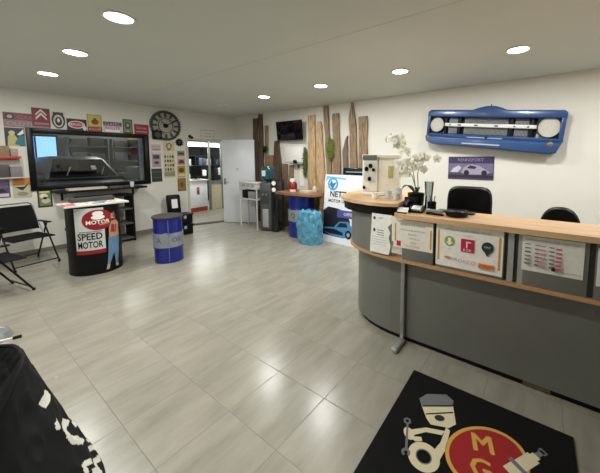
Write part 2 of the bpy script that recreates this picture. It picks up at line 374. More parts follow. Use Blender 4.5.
# body: lofted rings (x, half width low, half width high, z bottom, z top)
def loft(rings, mat, parent, name):
    mb = MB(); vs = []; n = 0
    for (x, zl, hl, zm, hm, zt, ht) in rings:
        r = [(x, -hl*.92, zl), (x, -hl, zl+.08), (x, -hm, zm), (x, -ht, zt-.03), (x, -ht*.9, zt), (x, ht*.9, zt), (x, ht, zt-.03), (x, hm, zm), (x, hl, zl+.08), (x, hl*.92, zl)]
        n = len(r); vs += [(a, 2.37+b, c) for a, b, c in r]
    fs = [[i*n+k, i*n+(k+1) % n, (i+1)*n+(k+1) % n, (i+1)*n+k] for i in range(len(rings)-1) for k in range(n)]
    fs += [list(range(n)), [(len(rings)-1)*n+k for k in range(n)][::-1]]
    return mb.add(vs, fs, mat).build(name, parent)
loft([(-8.75, .3, .74, .5, .76, .82, .72), (-8.9, .22, .8, .6, .83, .96, .78), (-9.6, .22, .84, .7, .86, 1.05, .8), (-10.3, .22, .84, .7, .86, 1.08, .82), (-12.3, .22, .84, .7, .86, 1.08, .8), (-12.7, .3, .78, .6, .8, .98, .74)], CP, car, 'body')
loft([(-9.55, 1.03, .80, 1.04, .80, 1.07, .78), (-10.15, 1.03, .80, 1.3, .72, 1.60, .56), (-10.5, 1.03, .80, 1.3, .72, 1.66, .55), (-11.6, 1.03, .80, 1.3, .72, 1.64, .55), (-12.3, 1.03, .78, 1.2, .72, 1.4, .6)], CP, car, 'roof')
g = MB(); g.add([(-9.60, 2.37-.68, 1.13), (-9.60, 2.37+.68, 1.13), (-10.08, 2.37+.5, 1.58), (-10.08, 2.37-.5, 1.58)], [[0, 1, 2, 3]], CG); g.build('windscreen', car, smooth=False)
MB(FR((-9.83, 2.60, 1.345), (0, 1, 0), (-.729, 0, .684))).box((-.05, -.07, .02), (.05, .07, .03), WHT).build('windscreen_sheet', car)
for y in (2.02, 2.72): MB().tube([(-9.64, y, 1.18), (-9.85, y+.12, 1.38)], .012, C('#8d9296', .4), 6).build('wiper', car)
for s in (-1, 1):
    MB().ell(0, 0, .1, .1, 0, .04, C('#c9ccd0', .2), FR((-8.76, 2.37+s*.55, .66), (0, 1, 0), (0, 0, 1))).build('headlamp', car)
    MB().box((-9.75, 2.37+s*.84-.09, 1.08), (-9.62, 2.37+s*.84+.09, 1.2), CP, bev=.02).build('wing_mirror', car)
    for x in (-9.5, -12.0): MB().lathe([(.0, -.1), (.2, -.1), (.3, -.09), (.31, 0), (.3, .09), (.2, .1), (0, .1)], (0, 0, 0), BLK2, F=FR((x, 2.37+s*.74, .31), (1, 0, 0), (0, 0, 1))).build('wheel', car)
tag(MB().cyl((-8.2, 3.12, 0), (-8.2, 3.12, 3.2), .035, C('#a7abad', .4, .5)).build('lift_post'), 'thin grey post standing in the workshop right of the car', 'post')
PW = MB(FR((X0, 4.62, 1.5), (0, 1, 0), (0, 0, 1)))
PW.box((0, .15, 0), (.34, .95, .01), C('#d9a520')).box((.05, .2, .01), (.29, .5, .012), RED).ell(.17, .72, .1, .12, .01, .012, C('#2f6fb0'))
tag(PW.build('wall_poster'), 'yellow and red poster seen through the right side of the workshop window', 'poster')
for y0, L in ((2.75, 'grey workshop rack of dark crates right of the bright workshop window'), (3.95, 'second grey workshop rack, behind the thin workshop post')):
    t = thing('storage_rack', L, 'rack', (-12.9, y0+.55, 0))
    for z in (.5, 1.0, 1.5, 2.0): MB().box((-13.15, y0, z), (-12.7, y0+1.1, z+.03), C('#4b4e50', .5)).build('shelf', t, smooth=False)
    for y in (y0, y0+1.07): MB().box((-13.15, y, 0), (-12.7, y+.03, 2.3), C('#4b4e50', .5)).build('upright', t, smooth=False)
    for zi, z in enumerate((1.035, 1.535, 2.035)):
        for k in range(2):
            yy = y0+.08+k*.5; c_ = ['#1b1d20', '#3d3f44', '#2a2522'][(zi+k) % 3]
            tag(MB().box((-13.05, yy, z), (-12.75, yy+.4, z+.22+.06*((zi+k) % 2)), C(c_, .6), bev=.01).build('storage_crate'), 'dark crate on the %s shelf of the %s workshop rack, %s side' % (('second', 'third', 'top')[zi], 'left' if y0 < 3.5 else 'right', ('left', 'right')[k]), 'crate', 'crates on the workshop racks')
ws = thing('tool_cabinet', 'grey workshop cabinet glimpsed behind the window at right', 'cabinet', (-10.2, 3.9, 0))
MB().box((-10.6, 3.6, 0), (-9.8, 4.05, 1.35), C('#4c5358', .5), bev=.01).build('body', ws)
for k in range(4): MB().box((-9.8, 3.64, .1+k*.3), (-9.78, 4.01, .36+k*.3), C('#596168', .5), bev=.004).build('drawer', ws)
for x, y, e in ((-8.9, .6, 38), (-11.8, 3.9, 45)):
    ld = bpy.data.lights.new('added_workshop_fill', 'AREA'); ld.size = .9; ld.energy = e; ld.color = (1, .98, .94)  # added fill lamps, out of view, to brighten the workshop and its car
    lo = bpy.data.objects.new('added_workshop_fill', ld); COL.objects.link(lo); lo.location = (x, y, 3.12)
    tag(MB().box((x-.45, y-.45, 3.13), (x+.45, y+.45, 3.2), WHT).build('added_fill_panel'), 'square housing of an added fill lamp in the workshop ' + ('near the window' if x > -10 else 'over the storage racks'), 'ceiling light', 'added workshop fill lamps')

# ================================================================ POSTERS AND SIGNS
def sign(frame, u0, v0, u1, v1, base, els, name, label, cat, group=None, th=.006, rough=.5):
    m = MB(frame); W, H = u1-u0, v1-v0
    m.box((u0, v0, 0), (u1, v1, th), C(base, rough)); z = th
    for e in els:
        z += .0006; k = e[0]; c = C(e[-1], rough)
        if k == 'r': m.box((u0+e[1]*W, v0+e[2]*H, th), (u0+e[3]*W, v0+e[4]*H, z), c)
        elif k == 'e': m.ell(u0+e[1]*W, v0+e[2]*H, e[3]*W, e[4]*H, th, z, c, rot=0)
        elif k == 't': m.text(e[5] if len(e) > 6 else e[4], u0+e[1]*W, v0+e[2]*H, e[3]*H, z, c, maxw=W*.92)
        elif k == 'p': m.prism([(u0+a*W, v0+b*H) for a, b in e[1]], th, z, c)
    return tag(m.build(name, smooth=False), label, cat, group)
g1 = 'metal signs above the workshop window'
LW = onleft(0, 0)
sign(LW, .76, 2.10, 1.30, 2.33, '#8a6f76', [('r', 0, .5, 1, 1, '#7b3b44'), ('e', .13, .72, .1, .22, '#2e3036'), ('e', .13, .72, .055, .12, '#a3a0a0'), ('t', .6, .72, .26, 'GARAGE', '#94656b'), ('t', .5, .25, .3, 'OLDTIMER', '#a5949a')],
     'metal_sign', 'long faded maroon and grey metal sign at the far left above the window', 'sign', g1)
sign(onleft(0, 0, .008), 1.08, 2.14, 1.30, 2.44, '#742831', [('p', [(.2, .35), (.5, .62), (.8, .35), (.8, .47), (.5, .76), (.2, .47)], '#d8c9c4'), ('p', [(.2, .58), (.5, .84), (.8, .58), (.8, .68), (.5, .95), (.2, .68)], '#d8c9c4'), ('r', .1, .08, .9, .2, '#a36a6e')],
     'metal_sign', 'square maroon metal sign with a pale double chevron', 'sign', g1)
sign(LW, 1.31, 2.11, 1.50, 2.41, '#c9c7bd', [('e', .5, .5, .46, .47, '#2c2e33'), ('e', .5, .47, .34, .36, '#c3bfb3'), ('e', .5, .45, .24, .25, '#1e2024'), ('e', .5, .5, .1, .12, '#d6d3c8'), ('r', .15, .82, .85, .95, '#2c2e33')],
     'metal_sign', 'round black and cream badge sign right of the double chevron sign', 'sign', g1)
sign(LW, 1.51, 2.107, 1.79, 2.31, '#2b2634', [('e', .48, .5, .42, .34, '#d9c7c9'), ('e', .48, .5, .36, .26, '#a54450'), ('t', .48, .5, .2, 'SERVICE', '#eee0dd'), ('e', .88, .22, .1, .2, '#cfd2dc')],
     'metal_sign', 'dark metal sign with a pinkish red oval left of the yellow sign', 'sign', g1)
sign(onleft(0, 0, .0), 1.80, 2.107, 2.02, 2.42, '#a6a04b', [('r', 0, 0, 1, .27, '#8d3637'), ('r', .08, .34, .92, .95, '#c0b766'), ('e', .52, .56, .26, .16, '#a02c24'), ('p', [(.4, .6), (.66, .6), (.58, .82), (.44, .78)], '#4a4632'), ('t', .5, .13, .12, 'RALLYE', '#d8b7a0')],
     'metal_sign', 'yellow green metal sign with a red vehicle and red lower band', 'sign', g1)
sign(LW, 2.04, 2.107, 2.34, 2.31, '#cfc4cb', [('r', 0, .62, 1, 1, '#5a3b57'), ('t', .5, .8, .24, 'CLASSIC', '#dfc6cf'), ('t', .5, .42, .26, 'ROUTE', '#8c2f45'), ('r', .1, .06, .9, .26, '#f1efee')],
     'metal_sign', 'white and purple lettered metal sign right of the yellow sign', 'sign', g1)
sign(LW, 2.36, 2.107, 2.53, 2.39, '#3f5242', [('r', .1, .08, .9, .92, '#77836b'), ('e', .5, .55, .28, .25, '#30392f'), ('e', .5, .58, .14, .13, '#a0a98e'), ('t', .5, .18, .1, 'OIL', '#ddd9c2')],
     'metal_sign', 'upright green metal sign between the purple lettered and red signs', 'sign', g1)
sign(LW, 2.56, 2.107, 2.83, 2.31, '#8e2233', [('t', .5, .62, .3, 'Garage', '#d6a1a3'), ('r', .12, .2, .88, .3, '#c98d90')],
     'metal_sign', 'plain red metal sign beside the large gear shaped clock', 'sign', g1)
sign(LW, .76, 1.80, .98, 2.09, '#1f2d3b', [('p', [(.1, 0), (.7, 0), (.6, .45), (.35, .8), (.15, .5)], '#b7ad74'), ('p', [(.45, .1), (1, 0), (1, .6), (.7, .55)], '#1f6d74'), ('p', [(.6, .62), (.95, .95), (.95, .7), (.75, .6)], '#dfe6e8'), ('e', .35, .72, .16, .12, '#c9b98f')],
     'wall_poster', 'dark teal poster with a pale yellow figure left of the window frame', 'poster', 'posters left of the window')
sign(LW, .45, .98, .76, 1.26, '#50445f', [('r', .05, .55, .95, .95, '#6d5f83'), ('p', [(.1, .3), (.9, .3), (.75, .5), (.3, .52)], '#22202c'), ('r', .05, .06, .95, .24, '#c6c0c9')],
     'wall_poster', 'purple car poster behind the folding armchair at the left edge', 'poster', 'posters left of the window')
sign(LW, .79, .96, 1.0, 1.29, '#b9b39a', [('r', .04, .62, .96, .97, '#c07a3f'), ('p', [(.1, .55), (.45, .38), (.55, .38), (.95, .75), (.6, .55), (.45, .55)], '#2d2b27'), ('e', .5, .2, .3, .1, '#8e8a78')],
     'wall_poster', 'orange and cream poster with a dark winged shape, above the folding armchair', 'poster', 'posters left of the window')
sign(LW, 1.06, .77, 1.24, 1.08, '#20231d', [('r', .1, .08, .9, .9, '#7f8352'), ('e', .42, .62, .28, .14, '#e3e2d6'), ('e', .55, .35, .3, .15, '#cfc9b8'), ('e', .5, .5, .16, .07, '#23241e'), ('r', .15, .8, .85, .88, '#d6cf5a')],
     'wall_poster', 'black framed yellow green poster below the window corner', 'poster', 'posters left of the window')
# red shelf with boxes at far left
rs = thing('wall_shelf', 'red wall shelf at the left edge below the teal poster', 'shelf', (WX, .66, 1.60))
MB(LW).box((.4, 1.60, 0), (.90, 1.635, .16), C('#c3262b', .4), bev=.003).build('board', rs)
MB(LW).box((.4, 1.30, .0), (.93, 1.585, .03), C('#b9b4aa', .5)).build('back_panel', rs)
MB(LW).box((.4, 1.29, 0), (.93, 1.305, .14), C('#c9c4b8', .5)).build('lower_board', rs)
for k, (a, b, c, hh, nm) in enumerate(((.45, .6, '#2a2320', .18, 'dark brown'), (.62, .78, '#8a7357', .16, 'tan'), (.79, .87, '#9a8d7b', .12, 'small beige'))):
    tag(MB(LW).box((a, 1.635, .01), (b, 1.635+hh, .13), C(c, .6), bev=.003).build('carton'), '%s carton standing on the red wall shelf' % nm, 'box', 'cartons on the red wall shelf')
for k, (a, b, c, hh, nm) in enumerate(((.45, .62, '#8aa0ac', .13, 'pale blue'), (.64, .76, '#4c4448', .2, 'dark'), (.77, .9, '#7b757a', .17, 'grey'))):
    tag(MB(LW).box((a, 1.305, .035), (b, 1.305+hh, .12), C(c, .6), bev=.003).build('carton'), '%s carton under the red wall shelf' % nm, 'box', 'cartons under the red wall shelf')

# posters between window and doorway
g3 = 'posters between window and doorway'
sign(LW, 2.86, 1.76, 3.05, 1.91, '#c3b1b4', [('t', .5, .65, .25, 'AUTO', '#8c4b5c'), ('r', .1, .15, .9, .35, '#8d8190')], 'wall_poster', 'small pinkish lettered poster just right of the window top', 'poster', g3)
sign(LW, 2.86, 1.41, 3.04, 1.74, '#a692a0', [('r', .15, .55, .85, .8, '#3a3340'), ('e', .5, .3, .3, .1, '#4a3c4c'), ('r', .05, .9, .95, .97, '#e0d6da')], 'wall_poster', 'mauve car poster, middle of the column beside the window', 'poster', g3)
sign(LW, 2.84, 1.09, 3.05, 1.38, '#26302a', [('r', .08, .7, .92, .78, '#4f5d50'), ('r', .08, .3, .92, .36, '#4f5d50')], 'wall_poster', 'dark green poster at the lower right corner of the window', 'poster', g3)
sign(LW, 3.10, 1.76, 3.35, 1.97, '#c7c0a3', [('e', .5, .5, .22, .42, '#8a6f4e'), ('e', .5, .55, .12, .22, '#d6c79a'), ('p', [(.2, .6), (.35, .5), (.3, .8)], '#7b6547'), ('p', [(.8, .6), (.65, .5), (.7, .8)], '#7b6547')], 'wall_poster', 'cream poster with a brown crest below the gear clock', 'poster', g3)
dots = [('r', .1+.22*i, .78-.17*j, .24+.22*i, .88-.17*j, ['#3b3b33', '#a99b3a', '#6d6a5a', '#2b2c28'][(i+2*j) % 4]) for i in range(4) for j in range(4)]
sign(LW, 3.09, 1.17, 3.34, 1.74, '#cfc9ad', dots+[('r', .05, .05, .95, .2, '#8f8a73'), ('r', .05, .215, .95, .235, '#4a473a')], 'wall_poster', 'tall cream poster with a grid of small emblems', 'poster', g3)
sign(LW, 3.40, 1.65, 3.57, 1.78, '#8f8c82', [('r', .1, .3, .9, .7, '#3d3c3a')], 'wall_poster', 'small grey number plate sign at the top of the column by the doorway', 'poster', g3)
sign(LW, 3.40, 1.45, 3.57, 1.63, '#b98f8f', [('p', [(.08, .2), (.92, .2), (.85, .5), (.6, .7), (.3, .65)], '#6b2730'), ('r', .05, .8, .95, .93, '#d9d0c4')], 'wall_poster', 'pinkish poster with a dark red car by the doorway', 'poster', g3)
sign(LW, 3.39, 1.16, 3.57, 1.43, '#b08f23', [('e', .5, .62, .34, .2, '#5e3f17'), ('r', .08, .1, .92, .32, '#d6c9a4')], 'wall_poster', 'mustard yellow poster by the doorway', 'poster', g3)
sign(LW, 3.38, .84, 3.57, 1.14, '#7a5a24', [('r', .1, .08, .9, .92, '#94713a'), ('e', .5, .5, .2, .2, '#6a4716')], 'wall_poster', 'brown poster, lowest of the column by the doorway', 'poster', g3)
sp = thing('wall_speaker', 'small black box mounted at the lower left rim of the gear clock', 'speaker', (WX, 2.97, 2.0))
MB(LW).box((2.89, 2.02, 0), (3.05, 2.2, .1), BLK, bev=.006).build('body', sp); MB(LW).ell(2.97, 2.11, .06, .06, .1, .104, DGREY).build('cone', sp)
rg = thing('gear_ornament', 'small black gear ornament on the wall above the doorside posters', 'decoration', (WX, 3.47, 1.9))
def gear(m, cx, cy, r0, r1, n, z0, z1, mat, depth):
    pts = []
    for k in range(n):
        for da, r in ((-.3, r1-depth), (-.22, r1), (.22, r1), (.3, r1-depth)):
            a = 2*pi*(k+da)/n; pts.append((cx+r*cos(a), cy+r*sin(a)))
    N = len(pts); inner = [(cx+r0*cos(math.atan2(p[1]-cy, p[0]-cx)), cy+r0*sin(math.atan2(p[1]-cy, p[0]-cx))) for p in pts]
    vs = [(x, y, z0) for x, y in pts]+[(x, y, z1) for x, y in pts]+[(x, y, z0) for x, y in inner]+[(x, y, z1) for x, y in inner]; fs = []
    for i in range(N):
        j = (i+1) % N; fs += [[i, j, N+j, N+i], [2*N+j, 2*N+i, 3*N+i, 3*N+j], [N+i, N+j, 3*N+j, 3*N+i], [i, 2*N+i, 2*N+j, j]]
    m.add(vs, fs, mat); return m
gear(MB(LW), 3.46, 1.97, .03, .09, 10, 0, .02, BLK, .02).build('toothed_ring', rg)
MB(LW).ell(3.46, 1.97, .03, .03, 0, .025, DGREY).build('hub', rg)
ck = thing('gear_clock', 'large round grey metal gear clock high on the wall left of the doorway', 'clock', (WX, 3.18, 2.0))
GM = C('#3f3e3a', .5, .3); GM2 = C('#a9a79b', .6); cx, cy = 3.175, 2.325
gear(MB(LW), cx, cy, .275, .33, 36, .01, .035, GM, .02).build('toothed_ring', ck)
for k in range(12):
    a = 2*pi*k/12
    MB(LW).box((-.02, .185, .012), (.02, .285, .03), GM, F=LW @ Matrix.Translation((cx, cy, 0)) @ Matrix.Rotation(a, 4, 'Z')).build('hour_mark', ck)
MB(LW).ring(cx, cy, .15, .16, .01, .03, GM).build('inner_ring', ck)
m = MB(LW); m.ell(cx, cy, .33, .33, 0, .01, GM2, seg=48); m.build('face_plate', ck)
m = MB(LW); m.lathe([(0, .04), (.045, .04), (.05, .01)], (cx, cy, 0), BLK)
m.build('hub', ck)
for a, l in ((radians(50), .13), (radians(-60), .19)):
    MB(LW).box((-.008, 0, .04), (.008, l, .046), BLK, F=LW @ Matrix.Translation((cx, cy, 0)) @ Matrix.Rotation(a, 4, 'Z')).build('hand', ck)
wcm = thing('security_camera', 'small black camera at the upper left corner of the doorway', 'camera', (WX, 3.7, 2.08))
MB(LW).box((3.68, 2.1, 0), (3.74, 2.16, .02), BLK, bev=.003).build('bracket', wcm); MB(LW).cyl((3.71, 2.12, .02), (3.71, 2.09, .12), .03, BLK).build('body', wcm)
wf = thing('wire_frame_sign', 'thin grey wire outline sign on the wall over the doorway', 'sign', (WX, 4.3, 2.15))
MB(LW).tube([(3.98, 2.15, .012), (4.34, 2.15, .012), (4.34, 2.3, .012), (3.98, 2.3, .012)], .005, C('#8d8b80', .5), 6, closed=True).build('outline', wf)
MB(LW).tube([(4.05, 2.22, .012), (4.27, 2.22, .012)], .004, C('#8d8b80', .5), 6).cyl((4.05, 2.15, 0), (4.05, 2.15, .012), .004, STEEL).cyl((4.27, 2.15, 0), (4.27, 2.15, .012), .004, STEEL).build('inner_wire', wf)

# ================================================================ SHELF UNDER WINDOW
sh = thing('wall_shelf', 'long black shelf board on the wall directly below the workshop window', 'shelf', (WX, 1.95, .95))
MB().box((WX, 1.24, 1.01), (-6.60, 2.60, 1.045), BLK, bev=.004).build('board', sh)
for y in (1.35, 2.45): MB().box((WX, y, .86), (WX+.02, y+.03, 1.01), BLK).box((WX+.02, y, .99), (-6.7, y+.03, 1.01), BLK).build('bracket', sh)
gl = MB().lathe([(.03, 0), (.037, .1), (.034, .1), (.028, .01)], (-6.68, 2.36, 1.045), C('#d5dada', .15)).build('drinking_glass')
tag(gl, 'clear grey drinking glass on the right end of the black window shelf', 'glass')
tag(MB().box((-6.88, 1.4, 1.045), (-6.66, 1.95, 1.075), C('#c8c3b4', .6)).build('paper_stack'), 'flat stack of pale papers on the black window shelf', 'paper')
tag(MB().box((-6.86, 2.0, 1.045), (-6.68, 2.2, 1.07), C('#55524b', .6)).build('notebook'), 'dark notebook on the black window shelf', 'book')
rk = thing('shoe_rack', 'low black open rack against the wall right of the printed drum', 'rack', (-6.7, 2.0, 0))
for y in (1.52, 2.28): MB().box((-6.9, y, 0), (-6.5, y+.03, .92), BLK).build('side_panel', rk, smooth=False)
for z in (.05, .34, .62, .89): MB().box((-6.9, 1.55, z), (-6.5, 2.28, z+.025), C('#4b4a46', .5) if z < .8 else BLK).build('shelf', rk, smooth=False)

# ================================================================ DRUMS
def drum_profile(r, h):
    p = [(0, .012), (r*.94, .012), (r*.95, 0), (r, .004), (r, .02)]
    for zc in (h*.34, h*.66): p += [(r, zc-.02), (r+.009, zc-.008), (r+.009, zc+.008), (r, zc+.02)]
    return p+[(r, h-.02), (r+.006, h-.012), (r+.006, h), (r*.95, h), (r*.94, h-.014), (0, h-.014)]
def drum(loc, r, h, body, label, seg=48):
    t = thing('oil_drum', label, 'drum', loc)
    MB().lathe(drum_profile(r, h), loc, body, seg).build('barrel', t); return t
def arc_panel(c, r, z0, z1, a0, a1, m, mat, n=24, th=.003):
    vs = []; fs = []
    for k in range(n+1):
        a = a0+(a1-a0)*k/n
        for rr, z in ((r, z0), (r+th, z0), (r+th, z1), (r, z1)): vs.append((c[0]+rr*cos(a), c[1]+rr*sin(a), c[2]+z))
    for k in range(n):
        for q in range(4): fs.append([k*4+q, (k+1)*4+q, (k+1)*4+(q+1) % 4, k*4+(q+1) % 4][::-1])
    fs += [[0, 1, 2, 3], [n*4+3, n*4+2, n*4+1, n*4]]
    return m.add(vs, fs, mat)
def wrap(c, r, a_c, pts_faces, mat, m, z=.004):
    """flat art (u metres right, v height) wrapped round a drum; viewer faces angle a_c"""
    vs, fs = pts_faces
    m.add([(c[0]+(r+z)*cos(a_c+u/r), c[1]+(r+z)*sin(a_c+u/r), c[2]+v) for u, v in vs], fs, mat)
def fan(pts):
    cx = sum(p[0] for p in pts)/len(pts); cy = sum(p[1] for p in pts)/len(pts)
    out = [(cx, cy)]; n = len(pts)
    for i in range(n):
        a, b = pts[i], pts[(i+1) % n]
        for k in range(3): out.append((a[0]+(b[0]-a[0])*k/3, a[1]+(b[1]-a[1])*k/3))
    N = len(out)-1
    return out, [[0, 1+i, 1+(i+1) % N] for i in range(N)]
def strip_rect(u0, v0, u1, v1, n=8):
    vs = [(u0+(u1-u0)*i/n, v) for i in range(n+1) for v in (v0, v1)]
    return vs, [[2*i, 2*i+2, 2*i+3, 2*i+1] for i in range(n)]
def strip_ell(cu, cv, ru, rv, n=28):
    vs = []
    for i in range(n+1):
        x = -1+2*i/n; y = math.sqrt(max(0, 1-x*x)); vs += [(cu+ru*x, cv-rv*y-1e-5), (cu+ru*x, cv+rv*y+1e-5)]
    return vs, [[2*i, 2*i+2, 2*i+3, 2*i+1] for i in range(n)]
def txt2(s, cu, cv, h, maxw=9):
    g = text_geo(s); sx = min(h, maxw/g[2]); return [(cu+v.x*sx, cv+v.y*h) for v in g[0]], g[1]
BLUE = C('#101f7a', .3, .1, var=.05, scale=6, coat=.3); BAND = C('#8f969b', .4, .3, var=.12, scale=12)
# printed black drum (centre c, faces the camera)
c = Vector((-5.27, 1.355, 0)); R1_, H1_ = .305, .96
sd = drum(c, R1_, H1_, C('#08090a', .45), 'black oil drum table with red white and black printing, nearest the window wall')
ac = math.atan2(-c.y, -c.x)
m = MB(); LG = C('#c6c8c6', .4)
wrap(c, R1_+.007, ac, strip_rect(-.215, .30, .11, .93), LG, m, .003); m.build('white_print_panel', sd, smooth=False)
m = MB(); wrap(c, R1_+.007, ac, strip_ell(.045, .765, .175, .14), C('#8a1522', .4), m, .006)
wrap(c, R1_+.007, ac, strip_ell(.045, .85, .06, .035), WHT, m, .007); wrap(c, R1_+.007, ac, strip_ell(.045, .80, .075, .03), WHT, m, .007)
wrap(c, R1_+.007, ac, txt2('*MOTOR', .045, .735, .055, .26), WHT, m, .008); rem = m.build('red_emblem', sd, smooth=False)
m = MB(); wrap(c, R1_+.007, ac, txt2('*SPEED', -.055, .545, .095, .27), BLK, m, .006); wrap(c, R1_+.007, ac, txt2('*MOTOR', -.055, .43, .095, .27), BLK, m, .006)
wrap(c, R1_+.007, ac, strip_rect(-.17, .605, .08, .612), BLK, m, .006); wrap(c, R1_+.007, ac, strip_rect(-.215, .30, .11, .355), C('#8a1522', .4), m, .006); m.build('lettering', sd, smooth=False)
m = MB(); SKN = C('#b98468', .6); JN = C('#5f819f', .6, var=.15, scale=40)
for pts, mt in (([(.11, .5), (.235, .5), (.23, .4), (.215, .22), (.20, .1), (.17, .1), (.18, .3), (.165, .38), (.135, .22), (.11, .12), (.085, .12), (.1, .3)], JN),
                ([(.115, .5), (.235, .5), (.235, .6), (.24, .68), (.2, .74), (.15, .72), (.12, .64)], SKN),
                ([(.135, .57), (.20, .55), (.21, .66), (.15, .68)], C('#8c2f2a', .5)),
                ([(.12, .70), (.04, .685), (.03, .70), (.11, .73)], SKN), ([(.145, .76), (.19, .75), (.185, .83), (.15, .83)], SKN),
                ([(.135, .74), (.15, .84), (.19, .86), (.205, .8), (.2, .70), (.185, .8), (.15, .8)], C('#5b3a26', .6)),
                ([(.085, .12), (.11, .12), (.10, .05), (.07, .05)], C('#c9a27b', .5)), ([(.17, .1), (.2, .1), (.21, .06), (.17, .06)], C('#c9a27b', .5))):
    wrap(c, R1_+.007, ac, fan([(.145+(u-.11)*1.25, v) for u, v in pts]), mt, m, .009)
m.build('printed_figure', sd, smooth=False)
tp = thing('drum_tabletop', 'white rectangular board laid on the printed black drum, covered with flyers', 'table', (c.x, c.y, H1_))
MB().box((-5.42, .985, H1_+.001), (-4.965, 1.70, H1_+.026), C('#d9d7d0', .4), bev=.004).build('board', tp)
tag(MB().box((-5.41, 1.12, H1_+.027), (-5.27, 1.62, H1_+.085), C('#3b3a38', .5), bev=.006).build('magazine_box'), 'low dark box at the back of the white board on the printed drum', 'box')
cols = ['#c33a35', '#e9e6df', '#3a5f8f', '#d8d2c0', '#a82b3a', '#efece6', '#4a4a48', '#dfdcd2']; nm = ['red', 'white', 'blue', 'cream', 'crimson', 'bright white', 'dark grey', 'ivory']
pos = [(-5.03, 1.04), (-5.03, 1.2), (-5.04, 1.36), (-5.02, 1.52), (-5.17, 1.06), (-5.17, 1.24), (-5.17, 1.42), (-5.17, 1.6)]
for k in range(8):
    a = pi/2+random.uniform(-.2, .2); q = Vector((pos[k][0], pos[k][1], 0))
    Fp = Matrix.Translation((q.x, q.y, H1_+.027)) @ Matrix.Rotation(a, 4, 'Z')
    mm = MB(Fp).box((-.065, -.045, 0), (.065, .045, .005), C(cols[k], .5)).box((-.055, .0, .005), (.055, .03, .0055), C('#e7e2d8' if k % 2 == 0 else '#a3343a', .5))
    tag(mm.build('flyer', smooth=False), '%s flyer lying on the printed drum tabletop' % nm[k], 'flyer', 'flyers on the printed drum tabletop')
# small blue drum in the middle of the room
c1 = Vector((-4.80, 2.15, 0)); a1 = math.atan2(-c1.y, -c1.x)
d1 = drum(c1, .20, .68, BLUE, 'small blue oil drum with silver band and dark round cushion, standing left of the doorway')
m = MB(); arc_panel(c1, .207, .245, .46, a1-1.9, a1+1.9, m, BAND, 40); m.build('silver_band', d1)
m = MB(); wrap(c1, .21, a1, txt2('OIL', .12, .36, .07), C('#34408c', .5), m, .002); wrap(c1, .21, a1, txt2('A', -.14, .36, .08), C('#34408c', .5), m, .002); m.build('lettering', d1, smooth=False)
m = MB(); wrap(c1, .21, a1, strip_rect(-.004, .02, .004, .67, 2), C('#6b74b5', .3), m, .004); m.build('weld_seam', d1, smooth=False)
ls = tag(MB().lathe([(0, 0), (.205, 0), (.218, .01), (.22, .025), (.21, .038), (.16, .042), (0, .044)], (c1.x, c1.y, .681), C('#3c3a3c', .75, bump=.2), 40).build('seat_cushion'), 'dark grey round cushion on the small blue drum', 'cushion')
# blue drum with a wooden board by the right wall
c2 = Vector((-4.12, 4.50, 0)); a2 = math.atan2(-c2.y, -c2.x)
d2 = drum(c2, .27, .87, BLUE, 'tall blue oil drum with silver band under a wooden board, beside the light blue bag')
m = MB(); arc_panel(c2, .277, .33, .57, a2-1.9, a2+1.9, m, BAND, 40); m.build('silver_band', d2)
m = MB(); wrap(c2, .28, a2, txt2('Q', -.18, .45, .11), C('#262a33', .5), m, .002); m.build('lettering', d2, smooth=False)
WD = wood('oak_board', '#6d4a31', '#a57d56', (1.5, 12, 12))
tag(MB().prism([(-4.60, 4.22), (-4.2, 4.17), (-3.62, 4.19), (-3.56, 4.3), (-3.57, 4.78), (-4.1, 4.82), (-4.58, 4.78)], .87, .915, WD).build('wooden_board'), 'thick brown wooden board with natural edge laid on the tall blue drum', 'board')
tag(MB().prism([(-3.63, 4.5), (-3.55, 4.5), (-3.55, 4.74), (-3.63, 4.74)], 0, .868, WD).build('board_prop'), 'narrow brown wooden prop under the right end of the drum board', 'board')
bt = thing('bottle', 'red bottle with white label on the wooden board of the tall drum', 'bottle', (-4.28, 4.42, .915))
MB().lathe([(0, 0), (.085, 0), (.09, .02), (.09, .15), (.07, .19), (.05, .21)], (-4.28, 4.42, .915), C('#7c1416', .3), 24).build('body', bt)
MB().lathe([(.05, .2), (.062, .205), (.062, .26), (.045, .27), (0, .27)], (-4.28, 4.42, .915), C('#e0dad2', .5), 24).build('cap', bt)
m = MB(); arc_panel((-4.28, 4.42, .915), .091, .005, .05, a2-.8, a2+.8, m, C('#e6cfc6', .5), 12, .002); m.build('label', bt)
tag(MB().box((-4.0, 4.32, .915), (-3.76, 4.5, .965), C('#bfb4a0', .6), bev=.004).build('paper_stack'), 'pale stack of leaflets on the wooden board of the tall drum', 'paper')
tag(MB().lathe([(0, 0), (.04, 0), (.045, .07), (.03, .12), (0, .13)], (-3.84, 4.6, .915), C('#cfc8b8', .5), 18).build('small_pot'), 'small cream pot at the back of the wooden drum board', 'pot')

